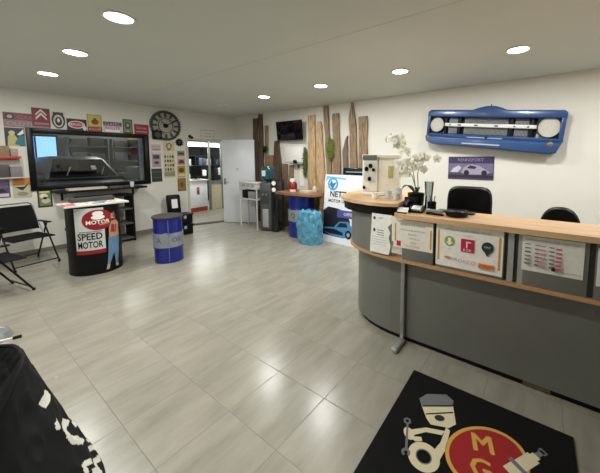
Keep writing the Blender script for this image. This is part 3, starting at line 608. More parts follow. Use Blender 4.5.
# ================================================================ black case and crates left of the doorway
cs = thing('black_case', 'black rounded case with white label leaning on crates behind the small blue drum', 'case', (-6.6, 3.12, 0))
CF = Matrix.Translation((-6.62, 3.10, .0)) @ Matrix.Rotation(radians(8), 4, 'Y') @ Matrix.Rotation(radians(90), 4, 'Z')
CF = FR((-6.66, 3.16, 0), (.15, .98, 0), (-.10, 0, 1))
MB(CF).box((-.13, .325, -.1), (.14, .80, .02), BLK, bev=.035).build('body', cs)
MB(CF).box((-.05, .5, .02), (.07, .70, .023), WHT).build('white_label', cs)
tag(MB().box((-6.9, 2.98, .012), (-6.56, 3.30, .30), BLK2, bev=.01).build('storage_crate'), 'black crate hidden behind the small blue drum under the leaning case', 'crate')
for k, (z, L) in enumerate(((.012, 'lower black crate stacked right of the small blue drum'), (.232, 'upper black crate stacked right of the small blue drum'))):
    t = thing('storage_crate', L, 'crate', (-6.1, 3.18, z), 'black crates by the doorway wall'); x0, y0 = -6.25, 3.05
    MB().box((x0-.12, y0-.12, z-.012 if k == 0 else z), (x0+.15, y0+.2, z+.19), BLK, bev=.02).build('body', t)
    MB().box((x0-.13, y0-.13, z+.17), (x0+.16, y0+.21, z+.208), BLK2, bev=.008).build('lid', t)
    MB().box((x0+.16, y0+.0, z+.12), (x0+.175, y0+.05, z+.18), C('#9aa3aa', .4)).build('clasp', t)
gm = tag(MB(FR((-6.78, 3.98, 0), (.35, .94, 0), (-.94, .35, 0))).box((-.36, -.09, 0), (.42, .10, .012), C('#3c3b36', .9, bump=.4)).build('door_mat'), 'narrow dark mat lying in the doorway', 'mat')

# ================================================================ small table, dispenser
tb = thing('side_table', 'white narrow table with thin legs in front of the open door', 'table', (-5.62, 4.36, 0)); WT = C('#cfd0cb', .45)
tx0, tx1, ty0, ty1 = -6.0, -5.28, 4.14, 4.42
TF = FR((-5.50, 4.38, 0), (1, -.02, 0), (0, 1, 0))
dbx = MB(TF).box((-.37, -.13, .90), (.28, .13, 1.04), WT, bev=.006).build('drawer_box', tb)
MB(TF).box((-.39, -.15, 1.04), (.30, .15, 1.065), C('#dcdcd6', .4), bev=.004).build('top', tb)
for x in (-.36, .25):
    for y in (-.13, .10): MB(TF).box((x, y, 0), (x+.025, y+.025, .90), WT).build('leg', tb)
MB(TF).box((-.37, -.12, .66), (.28, .12, .685), WT).build('shelf', tb)
m = MB(TF)
for x in (-.25, -.09, .07): m.box((x, -.132, .95), (x+.12, -.131, 1.01), C('#a3a5a6', .5))
m.build('drawer_print', dbx)
pr_ = thing('black_printer', 'black and silver device on the lower shelf of the white narrow table', 'device', (-5.6, 4.36, .685))
MB(TF).box((-.28, -.11, .687), (-.06, .1, .87), BLK, bev=.01).build('black_body', pr_); MB(TF).box((-.06, -.11, .687), (.19, .1, .85), C('#b4b7b7', .3, .6), bev=.01).build('silver_body', pr_)
dp = thing('water_dispenser', 'grey water dispenser with teal bottle between the white table and the tall drum', 'water dispenser', (-5.0, 4.46, 0))
GB = C('#474b4a', .35); DPF = FR((-4.98, 4.40, 0), (.93, .36, 0), (-.36, .93, 0))
MB(DPF).box((-.17, -.14, .02), (.11, .18, 1.08), GB, bev=.05).build('body', dp)
tr_ = MB(DPF).box((-.12, -.155, .62), (.06, -.13, .90), C('#3b3f40', .3), bev=.01).build('tap_recess', dp)
MB(DPF).box((-.10, -.15, .10), (.04, -.135, .5), C('#a7aaa6', .35, .3), bev=.01).build('front_door', dp)
for x in (-.07, .01): MB(DPF).cyl((x, -.155, .83), (x, -.19, .81), .012, C('#b9bcbc', .3, .6)).build('tap', tr_)
wbt = MB(DPF).lathe([(.05, 1.05), (.06, 1.10), (.14, 1.15), (.15, 1.2), (.143, 1.24), (.15, 1.28), (.15, 1.36), (.12, 1.42), (0, 1.44)], (-.03, .02, 0), C('#1f4450', .15, coat=.5), 28).build('bottle', dp)
MB(DPF).box((-.10, -.135, 1.22), (-.02, -.128, 1.34), C('#b9d3d6', .4)).build('bottle_label', wbt)
bp_ = thing('dark_cabinet', 'tall narrow glossy dark cabinet right of the water dispenser', 'cabinet', (-4.75, 4.5, 0))
MB(DPF).box((.125, -.15, 0), (.27, .2, 1.12), C('#14161c', .18), bev=.01).build('body', bp_)
for z in (.93, 1.07): MB(DPF).ell(0, 0, .045, .045, 0, .012, WHT, F=DPF @ FR((.185, -.151, z), (1, 0, 0), (0, 0, 1))).build('white_dial', bp_)

# ================================================================ TV and wall pieces
tv = thing('television', 'flat black television on the right wall between dark and light planks', 'television', (-4.9, WY, 2.0))
TVF = FR((-4.90, WY-.13, 2.225), (.995, -.05, -.012), (.03, -.17, .985))
TVF = FR((-4.76, WY-.14, 2.225), (1, -.06, -.01), (0, -.10, 1))
MB(TVF).box((-.415, -.215, -.03), (.415, .215, .012), BLK, bev=.006).build('case', tv)
scr = C('#05070c', .06, coat=.4)
MB(TVF).box((-.395, -.195, .012), (.395, .198, .014), scr).build('screen', tv, smooth=False)
MB().box((-4.84, WY-.12, 2.14), (-4.66, WY-.001, 2.3), BLK2).build('wall_bracket', tv)
wbp = tag(MB(onright(0, 0)).box((-5.02, 1.52, 0), (-4.46, 1.87, .02), WHT, bev=.003).build('notice_board'), 'plain white panel on the wall under the television', 'board')
ms = thing('wall_shelf', 'small grey shelf on the wall under the white panel', 'shelf', (-4.7, WY, 1.47))
MB(onright(0, 0)).box((-4.78, 1.47, 0), (-4.40, 1.49, .12), C('#77766f', .5)).build('board', ms); MB(onright(0, 0)).box((-4.6, 1.38, 0), (-4.57, 1.47, .06), C('#77766f', .5)).build('bracket', ms)
tag(MB().lathe([(0, 0), (.035, 0), (.05, .03), (.04, .07), (0, .08)], (-4.66, 4.89, 1.49), BLK, 18).build('small_bowl'), 'small black bowl on the grey shelf below the white panel', 'bowl')
tag(MB(onright(0, 0)).box((-4.56, .98, 0), (-4.46, 1.44, .012), WHT).build('paper_strip'), 'narrow white paper strip hanging below the small grey shelf', 'paper')

# ================================================================ WOODEN PLANKS
wd_d = wood('dark_bark_wood', '#33261d', '#6a5440', ns=4.); wd_m = wood('brown_plank_wood', '#544332', '#a58a69', ns=4.); wd_l = wood('light_plank_wood', '#8f6f4b', '#d4b88f', ns=4.)
wd_s = wood('grey_plank_wood', '#4e4137', '#8c7966', ns=4.)
def plank(pts, z0, mat, label, off=0., th=.035, wob=.012, seed=0):
    """pts: (z, left x, right x) rows from the bottom up"""
    rnd = random.Random(seed); L = []; Rr = []
    def at(z, k):
        for i in range(len(pts)-1):
            a, b = pts[i], pts[i+1]
            if a[0] <= z <= b[0]: f = (z-a[0])/(b[0]-a[0]+1e-9); return a[k]+(b[k]-a[k])*f
        return pts[-1][k]
    n = 26; zt = pts[-1][0]
    for i in range(n+1):
        z = z0+(zt-z0)*i/n; j = noise.noise((z*2.6, seed*3.1, 0))*wob*1.6+rnd.uniform(-1, 1)*wob*.25; q = noise.noise((z*2.9, seed*3.1, 7))*wob*1.6+rnd.uniform(-1, 1)*wob*.25
        L.append((at(z, 1)+j, z)); Rr.append((at(z, 2)+q, z))
    m = MB(onright(0, 0, off)); N = n+1; vs = []; fs = []
    for (a, b) in zip(L, Rr):
        e = min(.008, (b[0]-a[0])*.2)
        vs += [(a[0], a[1], 0), (a[0]+e*.2, a[1], th*.7), (a[0]+e, a[1], th), ((a[0]+b[0])/2, a[1], th+.004), (b[0]-e, b[1], th), (b[0]-e*.2, b[1], th*.7), (b[0], b[1], 0)]
    for i in range(N-1):
        for k in range(7): l = (k+1) % 7; fs.append([i*7+k, i*7+l, (i+1)*7+l, (i+1)*7+k][::-1])
    fs += [list(range(7)), [(N-1)*7+k for k in range(7)][::-1]]
    m.add(vs, fs, mat)
    return tag(m.build('wooden_plank'), label, 'wooden plank', 'rough wooden planks on the right wall')
PL = [
 ([(0, -6.14, -5.95), (2.6, -6.12, -5.96)], wd_d, 'tall dark plank nearest the corner, beside the open white door'),
 ([(0, -5.94, -5.74), (2.69, -5.92, -5.77)], wd_d, 'tallest dark brown plank, second from the white door'),
 ([(0, -5.72, -5.6), (2.40, -5.68, -5.58)], wd_m, 'very narrow dark plank left of the television behind the hanging plant'),
 ([(0, -5.58, -5.40), (1.68, -5.56, -5.42)], wd_m, 'short brown plank behind the water dispenser bottle'),
 ([(0, -5.38, -5.12), (1.6, -5.38, -5.14), (2.02, -5.34, -5.2)], wd_d, 'dark brown plank rising to the lower left corner of the television'),
 ([(0, -5.1, -4.92), (1.48, -5.08, -4.93)], wd_s, 'short grey brown plank under the left part of the white panel'),
 ([(0, -4.88, -4.72), (1.45, -4.86, -4.74)], wd_m, 'short brown plank under the middle of the white panel'),
 ([(0, -4.30, -4.07), (2.53, -4.285, -4.08)], wd_l, 'wide light plank, first to the right of the television'),
 ([(0, -4.05, -3.78), (1.0, -4.05, -3.80), (2.30, -4.04, -3.90), (2.38, -4.0, -3.93)], wd_l, 'light plank with rounded top, second right of the television'),
 ([(0, -3.72, -3.58), (1.4, -3.77, -3.64), (2.68, -3.865, -3.735)], wd_m, 'tallest narrow brown plank with green moss beside it'),
 ([(.0, -3.55, -3.36), (2.51, -3.63, -3.46)], wd_m, 'flat topped brown plank right of the mossy one'),
 ([(.0, -3.33, -3.22), (1.75, -3.36, -3.235), (1.95, -3.31, -3.245), (2.05, -3.265, -3.24)], wd_s, 'short pointed brown plank, the lowest among the tall ones'),
 ([(.0, -3.14, -3.0), (1.9, -3.20, -3.03), (2.35, -3.225, -3.07), (2.68, -3.17, -3.13)], wd_m, 'tall pointed plank right of the short pointed one'),
 ([(.0, -2.97, -2.76), (2.40, -3.0, -2.80)], wd_m, 'wide flat topped plank furthest right, beside the coffee machine')]
for i, (p, mt, L) in enumerate(PL): plank(p, .002, mt, L, off=.0135, seed=i+1)

def foliage(name, pts, rad, n, mat, label, cat, sz=.05, sd=1):
    rnd = random.Random(sd); m = MB()
    for k in range(n):
        p = Vector(rnd.choice(pts)); p += Vector((rnd.gauss(0, rad[0]), -abs(rnd.gauss(0, rad[1])), rnd.gauss(0, rad[2])))
        p.y = min(p.y, WY-.045); a = rnd.uniform(0, 2*pi); s = sz*rnd.uniform(.6, 1.2)
        d1 = Vector((cos(a), rnd.uniform(-.5, .1), sin(a)-.4)).normalized()*s; d2 = d1.cross(Vector((rnd.uniform(-.4, .4), -1, 0))).normalized()*s*.35
        q = [p, p+d1*.5+d2, p+d1, p+d1*.5-d2]
        for v in q: v.y = min(v.y, WY-.002)
        m.add(q, [[0, 1, 2, 3]], mat)
    return tag(m.build(name, smooth=False), label, cat)
MOSS = C('#5e6b2b', .9, var=.3, scale=60); IVY = C('#33431f', .8, var=.3, scale=50)
def tuft(cx, z0, z1, wdt, mat, label, cat, sd):
    vs = []; n = 28; k = 14; m = MB()
    def fn(u, v):
        a = pi*u; z = z0+(z1-z0)*v; r = (wdt/2)*(math.sin(pi*min(1, max(0, v*.94+.03)))**.5)*(1+.35*noise.noise((a*2.2, z*9, sd)))
        return (cx+cos(a)*r, WY-.04-sin(a)*r*.7*(1+.3*noise.noise((a*5, z*22, sd))), z+.02*noise.noise((a*4, z*14, sd+5)))
    m.grid(fn, k, n, mat)
    rnd = random.Random(sd)
    for _ in range(160):
        p = Vector(fn(rnd.random(), rnd.random())); a = rnd.uniform(0, 2*pi); s = rnd.uniform(.015, .04)
        d1 = Vector((cos(a), -.6, sin(a)))*s; d2 = Vector((-sin(a), 0, cos(a)))*s*.4
        m.add([p, p+d1*.5+d2, p+d1, p+d1*.5-d2], [[0, 1, 2, 3]], mat)
    return tag(m.build('moss', smooth=False), label, cat)
tuft(-3.64, 1.56, 2.0, .17, MOSS, 'bright green moss clump between the tall brown planks', 'moss', 3)
tuft(-4.36, 1.18, 1.84, .11, C('#4b5a2a', .9, var=.3, scale=60), 'long dark green moss strip left of the first light plank', 'moss', 5)
hp = thing('hanging_plant', 'small dark green plant hanging on the narrow plank left of the television', 'plant', (-5.62, 4.88, 1.72))
MB().lathe([(0, 0), (.04, 0), (.055, .07), (0, .07)], (-5.62, 4.835, 1.75), BLK, 16).build('pot', hp)
m = MB(); rnd = random.Random(4)
for k in range(90):
    a = rnd.uniform(0, 2*pi); r = rnd.uniform(.05, .13); z = 1.82+rnd.uniform(-.03, .12); p = Vector((-5.62, 4.85, 1.81)); e = Vector((-5.62+r*cos(a), min(4.9, 4.85+r*sin(a)*.5), z)); d2 = Vector((-sin(a), 0, .5))*.014
    m.add([p, (p+e)/2+d2, e, (p+e)/2-d2], [[0, 1, 2, 3]], IVY)
m.build('leaves', hp, smooth=False)
bb = thing('wall_bar', 'short glossy black bar on the wall above the printed board', 'trim', (-3.0, WY, 1.25))
MB().box((-3.28, WY-.16, 1.28), (-2.55, WY-.045, 1.42), C('#1d2226', .15), bev=.02).build('bar', bb)
MB().box((-3.2, WY-.163, 1.33), (-2.65, WY-.159, 1.35), C('#8fa5b0', .3)).build('pale_stripe', bb)

# ================================================================ PRINTED BOARD AND BLUE BAG
pb = thing('printed_board', 'large white printed advertising board with blue logo and car, leaning behind the counter end', 'advertising board', (-3.07, 4.44, 0))
PF = FR((-3.52, 4.42, 0), (1, -.03, 0), (0, .10, .995)); Wp, Hp = .92, 1.30
m = MB(PF); m.box((0, 0, -.012), (Wp, Hp, 0), C('#e4e8ee', .4))
m.build('board', pb, smooth=False)
m = MB(PF); NV = C('#2b2f4f', .5); BK = C('#0f1116', .4)
m.text('*NETZO', .40, .93, .115, .0025, BK, maxw=.56); m.text('*MOTOR UND', .36, .80, .06, .0025, BK, maxw=.56); m.build('lettering', pb, smooth=False)
m = MB(PF); m.ell(.20, 1.12, .125, .125, .0, .0012, C('#4fa3d8', .4)); m.ell(.20, 1.12, .085, .085, 0, .0018, C('#d9edf7', .4)); m.prism([(.12, 1.10), (.2, 1.02), (.29, 1.16), (.2, 1.13), (.16, 1.2)], 0, .0024, C('#2c7fc0', .4))
m.prism([(.02, 1.16), (.04, 1.27), (.5, 1.24), (.5, 1.21), (.1, 1.22)], 0, .001, C('#7ebbe0', .4)); m.build('blue_emblem', pb, smooth=False)
m = MB(PF); m.prism([(.02, .14), (.0, .60), (.12, .68), (.36, .66), (.56, .6), (.64, .45), (.66, .2), (.4, .12)], 0, .0012, C('#1b1d24', .35))
m.box((.34, .50, 0), (.92, .64, .0018), C('#4b4f96', .4)); m.text('OFFEN', .62, .57, .06, .0026, WHT)
m.prism([(.03, .20), (.06, .28), (.28, .30), (.40, .42), (.6, .44), (.70, .34), (.72, .18), (.5, .12), (.2, .14)], 0, .0022, C('#4a86b8', .3)); m.prism([(.34, .31), (.42, .40), (.56, .41), (.6, .33)], 0, .003, C('#1a2836', .3))
m.prism([(.03, .25), (.30, .27), (.5, .22), (.5, .17), (.2, .17), (.03, .2)], 0, .003, C('#16191f', .3)); m.ell(.62, .2, .07, .08, 0, .0034, BK); m.ell(.62, .2, .035, .04, 0, .004, C('#9aa2a8', .4)); m.build('car_picture', pb, smooth=False)
bg_c = Vector((-3.60, 4.16, 0))
def bagfn(u, v):
    a = 2*pi*u; h = .60*v
    r = .2*(.95+.1*sin(pi*v))*(1.0 if v < .82 else 1-(v-.82)*.35); 
    n = noise.noise((cos(a)*2.4, sin(a)*2.4, h*7))*.03+abs(noise.noise((cos(a)*6, sin(a)*6, h*9+4)))*.02+abs(noise.noise((cos(a)*14, sin(a)*14, h*26+4)))*.014
    rr = r+n; sq = 1/max(abs(cos(a)), abs(sin(a)))**.35
    return (bg_c.x+rr*sq*cos(a)*1.1, bg_c.y+rr*sq*sin(a)*.8, .0+h+(.05*noise.noise((cos(a)*2.3, sin(a)*2.3, 1))*(v-.7)/.3 if v > .7 else 0)+.002)
m = MB(); BAGM = C('#5596b4', .25, var=.25, scale=14, bump=.5)
m.grid(bagfn, 144, 60, BAGM)
top = [bagfn(i/144, 1) for i in range(144)]; cc = (bg_c.x, bg_c.y, .48); m.add([cc]+top, [[0, i+1, (i+1) % 144+1] for i in range(144)], BAGM)
bot = [bagfn(i/144, 0) for i in range(144)]; m.add([(bg_c.x, bg_c.y, .002)]+bot, [[0, (i+1) % 144+1, i+1] for i in range(144)], BAGM)
tag(m.build('plastic_bag', weld=True), 'light blue crinkled plastic bag full of rubbish on the floor by the tall drum', 'bag')

# ================================================================ RECEPTION COUNTER
rc = thing('reception_counter', 'long grey reception counter with wooden top and curved left end', 'counter', (0, 2.6, 0))
GRY = C('#70716b', .38, .15, var=.03, scale=4); GRY2 = C('#767771', .4, .15, var=.03, scale=4)
CW = wood('beech_top', '#c49c72', '#dcb78c', (1.2, 10, 10), .35); CE = C('#b98f66', .45)
XE = 2.3
def footprint(off, back=3.5):
    """outline of the counter face from the right end, along the front, round the curved left end"""
    base = [(XE, 2.33), (-.95, 2.33), (-1.08, 2.335), (-1.2, 2.35), (-1.32, 2.385), (-1.42, 2.435), (-1.5, 2.50), (-1.56, 2.58), (-1.605, 2.70), (-1.63, 2.86), (-1.64, back)]
    out = []
    for i, p in enumerate(base):
        a = Vector(base[max(0, i-1)]); b = Vector(base[min(len(base)-1, i+1)]); t = (b-a).normalized(); n = Vector((-t.y, t.x))
        out.append((p[0]-n.x*-off*1, p[1]+n.y*off) if False else (p[0]+n.x*off*1.0, p[1]+n.y*off))
    return out
_t = footprint(.1); SG = 1 if _t[1][1] < 2.33 else -1
def fp(off, back=3.5): return footprint(off*SG, back)
def band(o0, o1, z0, z1, i0=0, i1=None, back=3.5):
    a = fp(o0, back)[i0:i1]; b = fp(o1, back)[i0:i1]; return a+b[::-1], z0, z1
m = MB(); p, z0, z1 = band(-.03, -.05, 0.0, .06); m.prism(p, z0, z1, BLK); m.build('plinth', rc)
m = MB(); p, z0, z1 = band(0, -.03, .05, .76, 0, 3); m.prism(p, z0, z1, GRY); m.build('lower_panel', rc)
m = MB(); p, z0, z1 = band(0, -.03, .05, .76, 2); m.prism(p, z0, z1, GRY); m.build('curved_lower_panel', rc)
m = MB(); p, z0, z1 = band(.088, -.03, .738, .764); m.prism(p, z0, z1, CE); m.build('wooden_rail', rc)
m = MB(); p, z0, z1 = band(.075, .055, .765, 1.11, 2); m.prism(p, z0, z1, GRY2); m.build('curved_upper_panel', rc)
YU = 2.33-.075
xs = [-.945, -.68, -.18, .245, .75, 1.25, 1.75, XE]
xs = [(-.945, -.685), (-.66, -.205), (-.095, .235), (.265, .70), (.75, 1.22), (1.26, 1.75), (1.79, XE)]
for a, b in xs: MB().box((a, YU, .765), (b, YU+.02, 1.11), GRY2, bev=.002).build('upper_panel', rc)
MB().box((-.95, YU+.022, .765), (XE, YU+.04, 1.11), C('#454644', .6)).build('backing_panel', rc)
for x in (-.185, -.125): MB().box((x, YU+.002, .765), (x+.035, YU+.02, 1.11), C('#a6a7a2', .4, .2)).build('upright', rc)
m = MB(); m.prism([(XE, 2.215), (-.98, 2.215), (-1.02, 2.26), (-1.03, 2.64), (XE, 2.64)], 1.111, 1.1485, CW); m.build('countertop', rc)
# raised left top on a black recess
rt = [(-1.0, 2.27), (-1.1, 2.225), (-1.25, 2.215), (-1.42, 2.255), (-1.57, 2.33), (-1.68, 2.43), (-1.75, 2.56), (-1.8, 2.75), (-1.82, 3.0), (-1.8, 3.2), (-1.7, 3.32), (-1.3, 3.32), (-1.2, 3.2), (-1.12, 3.0), (-1.05, 2.7), (-1.03, 2.5)]
m = MB(); m.prism(rt, 1.195, 1.2235, CW); m.build('raised_top', rc)
cxx = (-1.35, 2.78); m = MB(); m.prism([(cxx[0]+(x-cxx[0])*.93, cxx[1]+(y-cxx[1])*.93) for x, y in rt], 1.11, 1.195, BLK); m.build('black_recess', rc)
MB().box((-.95, 2.62, .72), (XE, 3.05, .75), CW).build('desk_top', rc)
MB().box((-.95, 2.36, .745), (XE, 2.62, .76), GRY).build('inner_shelf', rc)
for x in (.4, 1.6): MB().box((x, 2.4, 0), (x+.03, 3.0, .72), GRY).build('desk_support', rc)
MB().box((-.06, 2.345, .012), (.10, 2.359, .038), C('#6b5c3c', .5)).build('worn_plinth_patch', rc)
lg = MB(); lg.box((-.965, 2.29, .04), (-.93, 2.325, .735), C('#9b9c99', .35, .6), bev=.004).build('leg', rc)
MB().box((-.975, 2.13, 0), (-.92, 2.32, .04), C('#a9aaa6', .35, .5), bev=.012).build('leg_foot', rc)
# papers on the counter front
RF = FR((0, YU-.0015, 0), (1, 0, 0), (0, 0, 1))
def slant(u0, v0, u1, v1, k=.0): return FR((0, YU, 0), (1, 0, 0), (k, 0, 1))
g5 = 'papers fixed to the counter front'
ap = fp(.078); q0, q1 = Vector(ap[4]), Vector(ap[2])
WF = FR((-1.245, 2.25, .78), (1, -.05, 0), (0, 0, 1))
m = MB(WF); m.prism([(0.0, 0), (.19, .0), (.205, .08), (.185, .15), (.2, .19), (.175, .24), (.215, .28), (.19, .31), (.215, .345), (.02, .345)], -.0015, 0, WHT)
m.ell(.045, .305, .012, .014, 0, .0006, DGREY); m.text('INFO', .11, .31, .014, .0006, DGREY); m.ell(.045, .2, .012, .016, 0, .0006, DGREY)
for k in range(3): m.box((.07, .20-.02*k, 0), (.14, .205-.02*k, .0006), DGREY)
for k in range(4): m.box((.02, .14-.022*k, 0), (.16, .143-.022*k, .0006), C('#9a9a98', .6))
tag(m.build('paper_notice', smooth=False), 'tall torn white paper hanging on the curved counter end', 'paper', g5)
def linesr(u0, u1, vs_, c='#8d8a86', h=.012): return [('r', u0, v, u1, v+h, c) for v in vs_]
S0 = FR((0, YU, 0), (1, 0, -.03), (.01, 0, 1)); S0 = RF
sign(RF, -1.02, .862, -.69, 1.098, '#e9e5da', [('r', .03, .22, .07, .85, '#d29a35'), ('r', .93, .1, .97, .75, '#d29a35'), ('r', .09, .06, .2, .24, '#c3203a'),
     ('t', .5, .84, .06, 'REPARATUR & SERVICE', '#8a8681'), ('t', .5, .66, .05, 'BITTE VORHER ANMELDEN', '#8a8681'), ('t', .5, .52, .05, 'WIR SIND', '#8a8681'), ('t', .56, .38, .05, 'FUR SIE DA', '#8a8681'), ('t', .52, .24, .05, 'DANKE', '#8a8681'), ('t', .5, .12, .07, 'MC GARAGE', '#d08a90')],
     'paper_notice', 'landscape notice with yellow side bars and one small red square on the counter', 'paper', g5, th=.002)
sign(RF, -.665, .785, -.212, 1.104, '#efece4', [('r', .03, .13, .06, .86, '#d29a35'), ('r', .94, .13, .97, .86, '#d29a35'), ('t', .5, .90, .045, 'FOLLOW US ON SOCIAL MEDIA', '#a7a39d'), ('t', .5, .80, .04, 'ONLINE', '#c4bdb5'),
     ('e', .22, .62, .08, .12, '#8fae2b'), ('p', [(.16, .60), (.22, .52), (.28, .60), (.245, .6), (.245, .70), (.195, .70), (.195, .6)], '#efece4'), ('t', .22, .44, .03, 'apple', '#9d9a94'),
     ('r', .40, .42, .60, .72, '#bb1d44'), ('r', .48, .52, .5, .66, '#f2dfe2'), ('r', .48, .64, .55, .67, '#f2dfe2'), ('t', .5, .47, .06, 'KOR', '#f2dfe2'),
     ('e', .79, .60, .085, .12, '#26282a'), ('p', [(.74, .52), (.84, .52), (.79, .40)], '#26282a'), ('t', .79, .61, .045, 'MAP', '#cfcfcb'),
     ('r', .15, .22, .23, .25, '#d98a2a'), ('t', .27, .22, .06, 'AXOR', '#8d8a84'), ('t', .5, .2, .09, 'OKCO', '#d79aa4'), ('r', .67, .12, .88, .22, '#e07e3a'), ('t', .775, .17, .05, 'orange', '#a3431c')],
     'paper_notice', 'large white sheet with green, red and black round icons on the counter', 'paper', g5, th=.002)
rows = []
for k in range(6):
    v = .76-.11*k; rows += [('r', .05, v, .15, v+.025, '#77746f'), ('r', .22, v-.01, .3, v+.015, '#77746f'), ('r', .31, v-.015, .40, v+.015, '#c98f95'), ('r', .46, v-.02, .54, v+.005, '#77746f'), ('r', .57, v-.05, .66, v-.01, '#c0606c')]
sign(RF, -.104, .868, .212, 1.098, '#e4e2da', rows+[('t', .5, .92, .05, 'OFFNUNGSZEITEN DER WERKSTATT', '#6f6c66'), ('e', .54, .17, .035, .05, '#1d1d1d'), ('t', .76, .13, .04, 'MONTAG BIS FREITAG', '#6f6c66')],
     'paper_notice', 'printed opening hours table sheet on the counter, right of the icon sheet', 'paper', g5, th=.002)
sign(RF, .272, .85, .60, 1.08, '#e6e4dc', [('t', .5, .85, .06, 'PREISLISTE', '#77746f')]+linesr(.08, .9, [.2, .32, .44, .56, .68]), 'paper_notice', 'white sheet cut off by the right edge of the photo', 'paper', g5, th=.002)

# ================================================================ THINGS ON THE COUNTER
zr = 1.225
cm = thing('coffee_machine', 'white boxy coffee machine standing on the raised counter end', 'coffee machine', (-1.34, 2.66, zr))
CMF = FR((-1.535, 2.60, zr), (.93, .36, 0), (-.36, .93, 0)); CR = C('#f4f3ec', .3)
MB(CMF).box((0, 0, 0), (.38, .26, .035), CR, bev=.008).build('base_tray', cm)
ccl = MB(CMF).box((0, .0, .035), (.155, .26, .40), CR, bev=.012).build('control_column', cm)
MB(CMF).box((.155, .03, .035), (.38, .26, .38), C('#efecdc', .35), bev=.01).build('water_tank', cm)
MB(CMF).box((-.005, -.01, .385), (.385, .265, .415), C('#eeede6', .3), bev=.01).build('top_cover', cm)
MB(CMF).box((.005, -.013, .36), (.15, -.002, .41), C('#6a6c6a', .4), bev=.003).build('dark_display', cm)
MB(CMF).box((.02, -.006, .14), (.135, .002, .34), C('#dedfd8', .4)).build('button_plate', ccl)
for x, z, s in ((.045, .27, .02), (.085, .30, .02), (.115, .26, .015), (.075, .17, .018), (.02, .08, .014)):
    MB(CMF).ell(x, z, s, s*1.2, 0, .01, BLK, F=CMF @ FR((0, -.005, 0), (1, 0, 0), (0, 0, 1))).build('button', ccl)
MB(CMF).box((.26, .02, .18), (.31, .03, .30), C('#b9b27c', .5), bev=.004).build('leaf_emblem', cm)
# clear cups beside it
GL = C('#cfd3d0', .12)
for k, (x, y, hh, L) in enumerate(((-1.20, 2.52, .07, 'clear tumbler nearest the counter edge before the coffee machine'), (-1.14, 2.62, .09, 'clear tumbler right of the coffee machine'), (-1.11, 2.50, .06, 'low clear tumbler at the right end of the raised top'), (-1.30, 2.44, .055, 'small white cup in front of the coffee machine'))):
    tag(MB().lathe([(0, 0), (.03, 0), (.036, hh), (.032, hh), (.027, .006), (0, .006)], (x, y, zr), GL if k < 3 else WHT, 20).build('cup'), L, 'cup')
# orchid
oc = thing('orchid', 'tall white orchid with two flower stems in a black pot on the counter', 'plant', (-.99, 2.62, 1.15))
ob = Vector((-.95, 2.565, 1.06))
MB().lathe([(0, 0), (.065, 0), (.075, .14), (.068, .14), (.064, .11), (0, .11)], (ob.x, ob.y, 1.15), BLK, 24).build('pot', oc)
# (the pot stands on a small black stand at the counter's rear edge)
STM = C('#5b6a37', .6); PET = C('#f3f2e6', .5, var=.03); YEL = C('#c9b75a', .5)
paths = [[(0, 0, .24), (-.01, 0, .42), (-.03, 0, .56), (-.10, -.01, .68), (-.19, -.02, .77)], [(.02, 0, .24), (.03, 0, .40), (.06, 0, .52), (.14, .01, .57)], [(0, .01, .24), (-.03, .02, .38), (-.09, .02, .46), (-.15, .01, .5)]]
paths = [[(a-.12*(c_-.24), b, c_) for a, b, c_ in p] for p in paths]
for p in paths: MB().tube([(ob.x+a, ob.y+b, ob.z+c_) for a, b, c_ in p], .004, STM, 6).build('stem', oc)
do = thing('desk_organizer', 'black desk organizer box in front of the orchid pot', 'organizer', (-.96, 2.47, 1.15))
MB().box((-1.02, 2.465, 1.15), (-.90, 2.485, 1.26), BLK, bev=.006).build('back', do); MB().box((-1.02, 2.45, 1.15), (-.90, 2.465, 1.21), BLK, bev=.004).build('front_pocket', do)
MB().grid(lambda u, v: (ob.x+(u-.5)*.05*sin(pi*v)-.12*v, ob.y-.04*v, 1.27+.09*sin(pi*v*.8)), 4, 8, C('#34482a', .4)).build('leaf', oc)
MB().grid(lambda u, v: (ob.x+(u-.5)*.05*sin(pi*v)+.05*v, ob.y-.07*v, 1.27+.08*sin(pi*v*.8)), 4, 8, C('#34482a', .4)).build('leaf', oc)
def blossom_mesh():
    m = MB()
    for k in range(5):
        a = 2*pi*k/5+pi/2; L = .034; wv = .022 if k in (0, 2, 3) else .030; d = Vector((cos(a), 0, sin(a))); s = Vector((-sin(a), 0, cos(a)))
        pts = [Vector((0, -.002, 0)), d*L*.4+s*wv*.5+Vector((0, -.006, 0)), d*L*.8+s*wv*.45+Vector((0, -.004, 0)), d*L+Vector((0, .002, 0)), d*L*.8-s*wv*.45+Vector((0, -.004, 0)), d*L*.4-s*wv*.5+Vector((0, -.006, 0))]
        m.add(pts, [[0, 1, 2, 3, 4, 5]], PET)
    m.lathe([(0, 0), (.006, .003), (0, .01)], (0, 0, 0), YEL, 8, F=FR((0, -.003, 0), (1, 0, 0), (0, 0, 1)))
    return m
bl0 = blossom_mesh().build('blossom', origin=(0, 0, 0)); bl0.parent = oc; first = True
rnd = random.Random(11); loc0 = Vector(oc.location)
